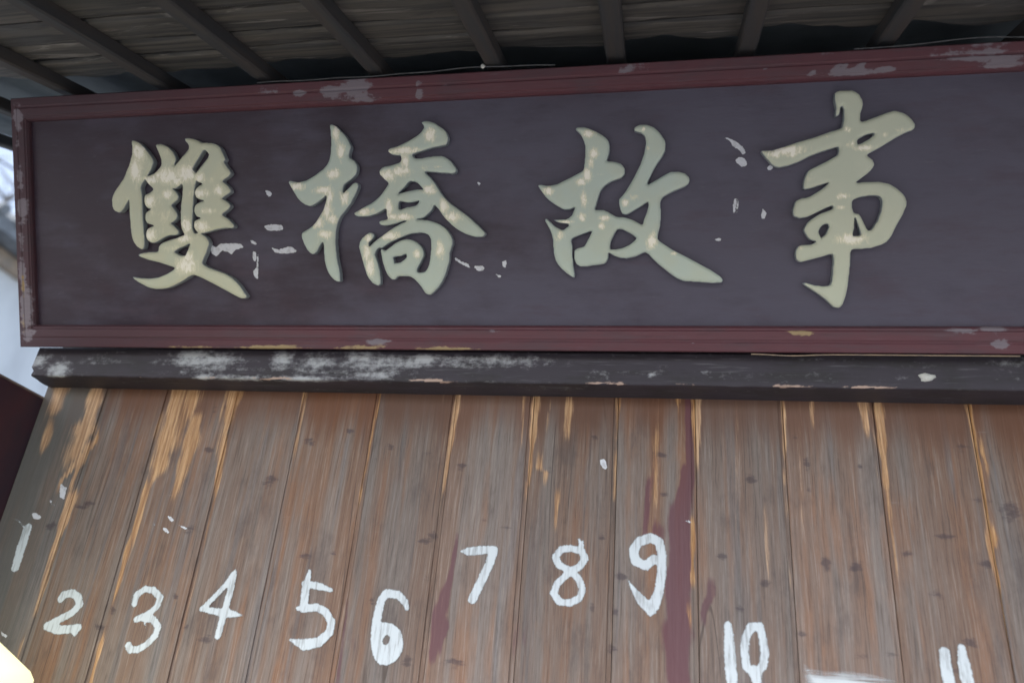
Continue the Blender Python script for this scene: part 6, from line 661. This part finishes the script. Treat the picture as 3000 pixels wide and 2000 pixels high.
num_words = {'smear': 'white brush smear crossing the foot of the plank'}
for i, nd in enumerate(NUMBERS):
    lp = nd['loops']
    cx = np.mean([p[0] for l in lp for p in l])
    bidx = max(k for k in range(len(seams) - 1) if seams[k] <= cx)
    v, f, P, Dd = relief(lp, .0035, .0012, .0012, .002, rng=np.random.default_rng(i))
    v = [(a, -c - .0012, b) for a, b, c in v]
    f = [t for t in f]
    o = mesh_obj('painted_number' if nd['text'] != 'smear' else 'paint_smear', v, f, M['number' if nd['text'] != 'smear' else 'smear'], boards[bidx], dict(edge=Dd))
    o['label'] = num_words.get(nd['text'], 'hand painted white number ' + nd['text'])
    boards[bidx]['label'] = ('weathered plank numbered ' + nd['text']) if nd['text'] != 'smear' else 'weathered plank with a white brush smear'
for i, l in enumerate(SPECKS):
    cx = np.mean([p[0] for p in l])
    bidx = max(k for k in range(len(seams) - 1) if seams[k] <= cx)
    v, f, P, Dd = relief([l], .003, .0012, .0012, .002)
    mesh_obj('paint_speck', [(a, -c - .0012, b) for a, b, c in v], f, M['flake'], boards[bidx], dict(edge=Dd))

# ---------------------------------------------------------------- lintel beam
lint = tag(empty('lintel_beam', (0, 0, 0)), 'dark lintel beam between signboard and planks, pale mould on its left half', 'beam')
xs = np.linspace(-1.605, 2.80, 364)
prof = [(.020, 2.2862), (-.0785, 2.2862), (-.0815, 2.2872), (-.0830, 2.2898), (-.0830, 2.300), (-.0832, 2.31), (-.0832, 2.32), (-.0832, 2.33), (-.0830, 2.34), (-.0830, 2.35), (-.083, 2.362), (-.079, 2.368), (.020, 2.368)]
prof = [(-.0004, 2.2862), (-.02, 2.2862), (-.04, 2.2862), (-.06, 2.2862)] + prof[1:-1] + [(-.0060, 2.368)]
rng = np.random.default_rng(5)
V_, F_ = [], []
jit = np.convolve(rng.normal(0, 1, len(xs) + 20), np.ones(9) / 9, 'same')[10:-10] * .0022
jit2 = np.convolve(rng.normal(0, 1, len(xs) + 20), np.ones(3) / 3, 'same')[10:-10] * .0016
for i, x in enumerate(xs):
    rough = 1.0 if x < -.3 else .35
    for (y, z) in prof:
        e = 1.0 if z < 2.291 and y < -.07 else 0
        xo = (.004 * math.sin(z * 110 + y * 70) + .003 * math.sin(z * 230 + 1)) if i == 0 else 0
        V_.append((x + xo, y + e * abs(jit2[i]) * rough, z + (jit[i] * .4 + jit2[i]) * e * rough))
npf = len(prof)
for i in range(len(xs) - 1):
    for k in range(npf):
        k2 = (k + 1) % npf
        F_.append((i * npf + k, i * npf + k2, (i + 1) * npf + k2, (i + 1) * npf + k))
F_ += [tuple(range(npf))[::-1], tuple((len(xs) - 1) * npf + k for k in range(npf))]
A = np.array(V_)
fr = (A[:, 1] < -.07)
pale = spots(A[:, 0], A[:, 2], BLOOM) * fr
arris = ((A[:, 2] < 2.2905) & fr & (A[:, 2] > 2.2865)).astype(float)
tanv = arris * np.clip(.30 + .5 * np.sin(A[:, 0] * 9) * np.sin(A[:, 0] * 23 + 1), 0, .62) * (A[:, 0] > -1.3)
mesh_obj('beam_body', V_, F_, M['lintel'], lint, dict(wear=np.stack([pale, tanv, 0 * pale], 1)))

# ---------------------------------------------------------------- side panel at the left end
sp = tag(empty('side_panel', (-1.618, 0, 0)), 'dark maroon wooden side panel with slanting pale top edge, left of the planks', 'wooden panel')
box('panel_board', -.026, 0, -.62, .050, .0, 2.2535, M['panel'], sp, b=.002)
box('edge_strip', -.028, .0012, -.622, .050, 2.2537, 2.2590, M['strip'], sp, b=.001)

# ---------------------------------------------------------------- signboard
LEAN = R(28.6)
sign = tag(empty('signboard', (0, -.118, 2.3515), (R(90) + LEAN, 0, 0)),
           'long dark maroon signboard with four carved faded gilt characters, leaning out under the eave', 'signboard')
SX0, SX1, SH = -1.632, .905, .636
RW = .0575
# field (two long boards with a fine joint)
FZ = -.020
fj = .318
def field_plank(y0, y1):
    v, f = box_geo(SX0 + .03, SX1 - .03, y0, y1, FZ - .018, FZ, 0)
    return mesh_obj('field_board', v, f, M['field'], sign)
field_plank(.02, SH - .02)
box('back_batten', SX0 + .3, SX0 + .36, .03, SH - .03, FZ - .045, FZ - .0182, M['dark'], sign)
box('back_batten', SX1 - .36, SX1 - .30, .03, SH - .03, FZ - .045, FZ - .0182, M['dark'], sign)

# frame members: stepped moulding, mitred at the corners. q = distance from the outer edge, h = height
PROF = [(0, -.040), (0, -.003), (.0025, 0), (.020, 0), (.0225, -.0020), (.0255, -.0020), (.028, -.0004), (.046, -.0015), (.0485, -.0045), (.0525, -.0048), (.0565, -.011), (.0575, -.0198), (.0575, -.040)]
def frame_member(name, side):
    n = 200 if side in ('top', 'bottom') else 60
    V_, F_ = [], []
    rg = np.random.default_rng(len(side))
    for i in range(n + 1):
        t = i / n
        for q, h in PROF:
            if side == 'bottom': p = (SX0 + q * .74 + t * (SX1 - SX0 - 1.48 * q), q, h)
            elif side == 'top': p = (SX1 - q * .74 - t * (SX1 - SX0 - 1.48 * q), SH - q, h)
            elif side == 'left': p = (SX0 + q * .74, SH - q - t * (SH - 2 * q), h - .0004)
            else: p = (SX1 - q * .74, q + t * (SH - 2 * q), h - .0004)
            V_.append(p)
    k = len(PROF)
    for i in range(n):
        for j in range(k - 1):
            F_.append((i * k + j, (i + 1) * k + j, (i + 1) * k + j + 1, i * k + j + 1))
        F_.append((i * k + k - 1, (i + 1) * k + k - 1, (i + 1) * k, i * k))
    F_ += [tuple(range(k)), tuple(n * k + j for j in range(k))[::-1]]
    A = np.array(V_)
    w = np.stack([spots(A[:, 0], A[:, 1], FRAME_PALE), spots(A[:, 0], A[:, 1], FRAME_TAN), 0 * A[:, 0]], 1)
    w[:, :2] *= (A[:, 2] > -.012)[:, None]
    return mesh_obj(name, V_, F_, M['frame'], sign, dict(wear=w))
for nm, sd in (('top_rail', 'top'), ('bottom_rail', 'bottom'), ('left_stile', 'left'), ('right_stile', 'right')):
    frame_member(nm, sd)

CH_LAB = ['carved character 雙, most gilding worn to cream', 'carved character 橋', 'carved character 故', 'carved character 事']
for i, c in enumerate(CHARACTERS):
    v, f, P, Dd = relief(c['loops'], .0042, .0155, .0205, .008, rng=np.random.default_rng(30 + i))
    grow = (1.3, 1.2, 1.1, 1.1)[i]
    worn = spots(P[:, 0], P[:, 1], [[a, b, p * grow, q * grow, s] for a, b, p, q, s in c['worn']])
    A = np.array(v)
    edge = np.where(A[:, 2] < .0001, 0, Dd)
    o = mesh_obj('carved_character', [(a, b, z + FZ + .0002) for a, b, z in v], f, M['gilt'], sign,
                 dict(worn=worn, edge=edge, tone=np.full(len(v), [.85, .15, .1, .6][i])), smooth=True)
    o['label'] = CH_LAB[i]
for l in FLAKES:
    v, f, P, Dd = relief([l], .003, .001, .001, .002)
    mesh_obj('paint_flake', [(a, b, z + FZ + .0006) for a, b, z in v], f, M['flake'], sign, dict(edge=Dd))

# ---------------------------------------------------------------- eave roof
SL = R(23)
eave = tag(empty('eave_roof', (0, -.4226, 2.9293), (SL, 0, 0)), 'dark wooden eave with sloping rafters and ragged sheathing boards above the signboard', 'eave')
raf_x = [-2.066, -1.785, -1.504, -1.225, -.945, -.660, -.374, -.096, .186, .470, .752, 1.034, 1.31, 1.592, 1.872, 2.155, 2.436, 2.72, 3.0]
rg = random.Random(7)
for x in raf_x:
    w = .0195 + rg.uniform(-.002, .002)
    dx = rg.uniform(-.004, .004)
    n = 12
    V_, F_ = [], []
    for i in range(n + 1):
        y = -.70 + 2.0 * i / n
        jx = dx * (i / n - .4) + rg.uniform(-.0012, .0012)
        jz = rg.uniform(-.0015, .0015)
        for (a, b) in ((-w, .004), (-w + .004, 0), (w - .004, 0), (w, .004), (w, .0335), (-w, .0335)):
            V_.append((x + a + jx, y, b + (jz if b < .03 else 0)))
    for i in range(n):
        for k in range(6):
            k2 = (k + 1) % 6
            F_.append((i * 6 + k2, i * 6 + k, (i + 1) * 6 + k, (i + 1) * 6 + k2))
    F_ += [tuple(range(6)), tuple(n * 6 + k for k in range(6))[::-1]]
    mesh_obj('rafter', V_, F_, M['rafter'], eave)

def sheathing(x0, x1, y0, y1, seed, wav0, wav1, th=.011):
    rr = np.random.default_rng(seed)
    n = max(8, int((x1 - x0) / .012))
    def edge(a, s):
        b = np.convolve(rr.normal(0, 1, n + 41), np.hanning(25) / 8, 'same')[20:20 + n + 1]
        c = np.convolve(rr.normal(0, 1, n + 41), np.hanning(7) / 3, 'same')[20:20 + n + 1]
        return a + s * (b + .25 * c)
    e0, e1 = edge(y0, wav0), edge(y1, wav1)
    xs = np.linspace(x0, x1, n + 1)
    K = 10
    V_, F_, E_ = [], [], []
    sag = np.convolve(rr.normal(0, 1, n + 41), np.hanning(31) / 10, 'same')[20:20 + n + 1] * .004
    for i in range(n + 1):
        for k in range(K + 1):
            t = k / K
            y = e0[i] + (e1[i] - e0[i]) * t
            wane0 = max(0, 1 - abs(y - e0[i]) / .012); wane1 = max(0, 1 - abs(y - e1[i]) / .012)
            z = .0342 + max(0, sag[i]) * 1.0 + .006 * max(wane0, wane1) ** 1.5
            V_.append((xs[i], y, z)); E_.append(max(.3 * wane0, wane1))
    nb = len(V_)
    for i in range(n + 1):
        V_ += [(xs[i], e0[i], .0342 + th + .006), (xs[i], e1[i], .0342 + th + .006)]; E_ += [0, .5]
    for i in range(n):
        for k in range(K):
            a = i * (K + 1) + k
            F_.append((a, a + 1, a + K + 2, a + K + 1))
        a, b = i * (K + 1), (i + 1) * (K + 1)
        ta, tb = nb + 2 * i, nb + 2 * (i + 1)
        F_ += [(a, b, tb, ta), (b + K, a + K, ta + 1, tb + 1), (ta, tb, tb + 1, ta + 1)]
    F_ += [tuple(range(K + 1))[::-1] + (nb, nb + 1)[::1], tuple(n * (K + 1) + k for k in range(K + 1)) + (nb + 2 * n + 1, nb + 2 * n)]
    return mesh_obj('sheathing_board', V_, F_, M['sheath'], eave, dict(edge=E_))

rows = [(-.082, .012, .010, .034), (-.165, -.089, .006, .014), (-.272, -.170, .004, .005), (-.395, -.278, .004, .004), (-.520, -.400, .004, .004),
        (-.690, -.525, .004, .004)]
cnt = 0
for ri, (a, b, w0, w1) in enumerate(rows):
    step = 2
    i = -(ri % 2)
    while i < len(raf_x) - 1:
        xa = raf_x[max(i, 0)] - (.10 if i <= 0 else -.001)
        xb = raf_x[min(i + step, len(raf_x) - 1)] - .001 + (.1 if i + step >= len(raf_x) - 1 else 0)
        if xb > xa:
            sheathing(xa, xb, a + rg.uniform(-.004, .004), b + rg.uniform(-.008, .008) * (1 if ri == 0 else .3), 900 + cnt, w0, w1)
        cnt += 1
        i += step
box('roof_deck', -2.19, 3.12, -.71, 1.3, .085, .12, M['deck'], eave)
box('eave_fascia', -2.19, 3.12, -.735, -.712, .02, .15, M['rafter'], eave, b=.003)
box('roof_ridge', -2.19, 3.12, 1.302, 1.36, .0, .16, M['rafter'], eave)

# ---------------------------------------------------------------- wires and small fixings
def sign_pt(x, y, z): return sign_m @ Vector((x, y, z))
sign_m = Matrix.Translation((0, -.118, 2.3515)) @ Matrix.Rotation(R(90) + LEAN, 4, 'X')
pts = []
for t in np.linspace(0, 1, 40):
    x = -.95 + t * .72
    pts.append(sign_pt(x, SH + .0035 + .0065 * math.exp(-((x + .40) / .14) ** 2) + .0008 * math.sin(x * 40), -.001))
v, f = tube_geo(pts, .0015, 6)
tw = empty('wire_above_sign', pts[0])
tw.name = 'loose_wire'
tag(tw, 'thin grey wire with a small knot bowing up from the top edge of the signboard', 'wire')
o = mesh_obj('wire_strand', [tuple(Vector(p) - pts[0]) for p in v], f, M['wire'], tw, smooth=True)
k0 = sign_pt(-.395, SH + .0105, .0)
kv, kf = [], []
for j in range(5):
    for k in range(8):
        th = math.pi * j / 4; ph = 2 * math.pi * k / 8
        r = .0052 * (1 + .25 * math.sin(3 * ph + j))
        kv.append(tuple(k0 - pts[0] + Vector((r * math.sin(th) * math.cos(ph), r * math.sin(th) * math.sin(ph), r * 1.1 * math.cos(th)))))
for j in range(4):
    for k in range(8):
        kf.append((j * 8 + k, (j + 1) * 8 + k, (j + 1) * 8 + (k + 1) % 8, j * 8 + (k + 1) % 8))
mesh_obj('wire_knot', kv, kf, M['plaster'], tw, smooth=True)

def wire_thing(label, P, r, mt):
    v, f = tube_geo(P, r, 6)
    o = mesh_obj('loose_wire', [tuple(Vector(p) - Vector(P[0])) for p in v], f, mt, loc=tuple(P[0]), smooth=True)
    return tag(o, label, 'wire')
P = [sign_pt(x, SH + .0025 + .0085 * math.exp(-((x - .64) / .10) ** 2), -.002) for x in np.linspace(.40, .90, 30)]
wire_thing('grey wire arching over the top right end of the signboard', P, .0014, M['wire'])
P = [sign_pt(x, -.0032 - .0030 * math.exp(-((x - .285) / .05) ** 2), -.0005) for x in np.linspace(.20, .735, 40)]
wire_thing('thin tan wire along the lower right edge of the signboard', P, .0013, M['tanwire'])

# white plaster dab on the lintel
dv, df = [], []
rr = np.random.default_rng(12)
ring = []
for j in range(4):
    rad = [1, .85, .5, 0.02][j]; hgt = [0, .004, .0075, .0085][j]
    for k in range(14):
        an = 2 * math.pi * k / 14
        q = 1 + .16 * math.sin(3 * an + 1) + .10 * math.sin(5 * an)
        dv.append((.0165 * rad * q * math.cos(an), -hgt, .0095 * rad * q * math.sin(an)))
for j in range(3):
    for k in range(14):
        df.append((j * 14 + k, j * 14 + (k + 1) % 14, (j + 1) * 14 + (k + 1) % 14, (j + 1) * 14 + k))
tag(mesh_obj('plaster_dab', dv, df, M['plaster'], loc=(.5605, -.0836, 2.3128), smooth=True), 'small white plaster dab stuck on the right part of the dark lintel', 'plaster dab')

# ---------------------------------------------------------------- lit lamp at the lower left
lamp = tag(empty('street_lamp', (-1.37, -.36, 0)), 'bright pale yellow lamp shade at the lower left, in front of the planks', 'lamp')
lv, lf = [], []
hx, hy, rr_ = .115, .115, .022
prof = [(.19, -.30), (.205, -.26), (.212, -.03), (.210, -.012), (.200, .002), (.16, .030), (.09, .078), (.03, .118), (.008, .126)]
nseg = 40
for r_, z in prof:
    for k in range(nseg):
        an = 2 * math.pi * k / nseg
        lv.append((r_ * math.cos(an), r_ * math.sin(an), z))
for j in range(len(prof) - 1):
    for k in range(nseg):
        k2 = (k + 1) % nseg
        lf.append((j * nseg + k, j * nseg + k2, (j + 1) * nseg + k2, (j + 1) * nseg + k))
lf += [tuple(range(nseg))[::-1], tuple((len(prof) - 1) * nseg + k for k in range(nseg))]
mesh_obj('lamp_shade', lv, lf, M['lamp'], lamp, smooth=True, loc=(0, 0, 1.592))
v, f = tube_geo([(0, 0, .02), (0, 0, 1.32)], .018, 12)
mesh_obj('post', v, f, M['pole'], lamp, smooth=True)
v, f = tube_geo([(0, 0, .0), (0, 0, .02), (0, 0, .03)], [.09, .09, .03], 20)
mesh_obj('base', v, f, M['pole'], lamp)

# ---------------------------------------------------------------- white house down the lane, seen past the left end
hs = tag(empty('white_house', (-6.0, 3.5, 0)), 'blurred whitewashed house with tan cornice and grey tiled eave, left of the signboard', 'house')
box('wall', -3.5, 0, -6, 7, 0, 4.92, M['white'], hs)
box('cornice', -3.6, .10, -6.1, 7.1, 4.922, 5.06, M['cornice'], hs, b=.02)
rv = [(.32, -6.3, 5.062), (.32, 7.3, 5.062), (.32, 7.3, 5.2), (.32, -6.3, 5.2), (-1.75, -6.3, 5.95), (-1.75, 7.3, 5.95), (-3.8, -6.3, 5.2), (-3.8, 7.3, 5.2), (-3.8, -6.3, 5.062), (-3.8, 7.3, 5.062)]
rf = [(0, 1, 2, 3), (3, 2, 5, 4), (4, 5, 7, 6), (6, 7, 9, 8), (8, 9, 1, 0), (0, 3, 4, 6, 8), (1, 9, 7, 5, 2)]
roof = mesh_obj('roof', rv, rf, M['tile'], hs)
tv, tf = [], []
for k in range(62):
    y = -6.2 + k * .22
    a, b = tube_geo([(.36, y, 5.22), (-1.75, y, 5.98)], .055, 7)
    o_ = len(tv); tv += a; tf += [tuple(i + o_ for i in q) for q in b]
tag(mesh_obj('tile_ridges', tv, tf, M['tile'], roof), kind='stuff')
box('ridge_cap', -1.87, -1.63, -6.3, 7.3, 5.96, 6.15, M['ridge'], roof, b=.03)

# a dark bare tree behind that house
tr = tag(empty('bare_tree', (-10.6, 6.9, 0)), 'blurred dark bare tree rising behind the white house at the left edge', 'tree')
rg = random.Random(3)
tv, tf = [], []
def limb(p, d, L, r, depth, store):
    pts = [p]
    q = p.copy(); dd = d.copy()
    for i in range(5):
        dd = (dd + Vector((rg.uniform(-.18, .18), rg.uniform(-.18, .18), rg.uniform(-.05, .15)))).normalized()
        q = q + dd * L / 5; pts.append(q.copy())
    a, b = tube_geo(pts, [r * (1 - .13 * i) for i in range(6)], 6)
    o_ = len(store[0]); store[0].extend(a); store[1].extend([tuple(i + o_ for i in k) for k in b])
    if depth:
        for i in range(3):
            an = rg.uniform(0, 6.28)
            nd_ = (dd * .7 + Vector((math.cos(an), math.sin(an), rg.uniform(.1, .6))) * .8).normalized()
            limb(pts[rg.choice((3, 4, 5))], nd_, L * .68, r * .5, depth - 1, store)
a, b = tube_geo([(0, 0, 0), (.05, .02, 3), (.02, .1, 6.0)], [.2, .16, .13], 10)
mesh_obj('trunk', a, b, M['bark'], tr)
store = ([], [])
for i in range(4):
    limb(Vector((.02, .1, 5.9)), Vector((math.cos(i * 1.6), math.sin(i * 1.6), 1.3)).normalized(), 2.4, .13, 3, store)
tag(mesh_obj('crown', store[0], store[1], M['bark'], tr), kind='stuff')
# overhead cable crossing the gap
P = [Vector((-7.5, 3.0, 6.6)) + Vector((6.0, 8.5, -1.1)) * t + Vector((0, 0, -.25 * math.sin(math.pi * t))) for t in np.linspace(0, 1, 20)]
o = wire_thing('dark overhead cable seen in the gap left of the signboard', P, .012, M['pole'])
o.name = 'overhead_cable'
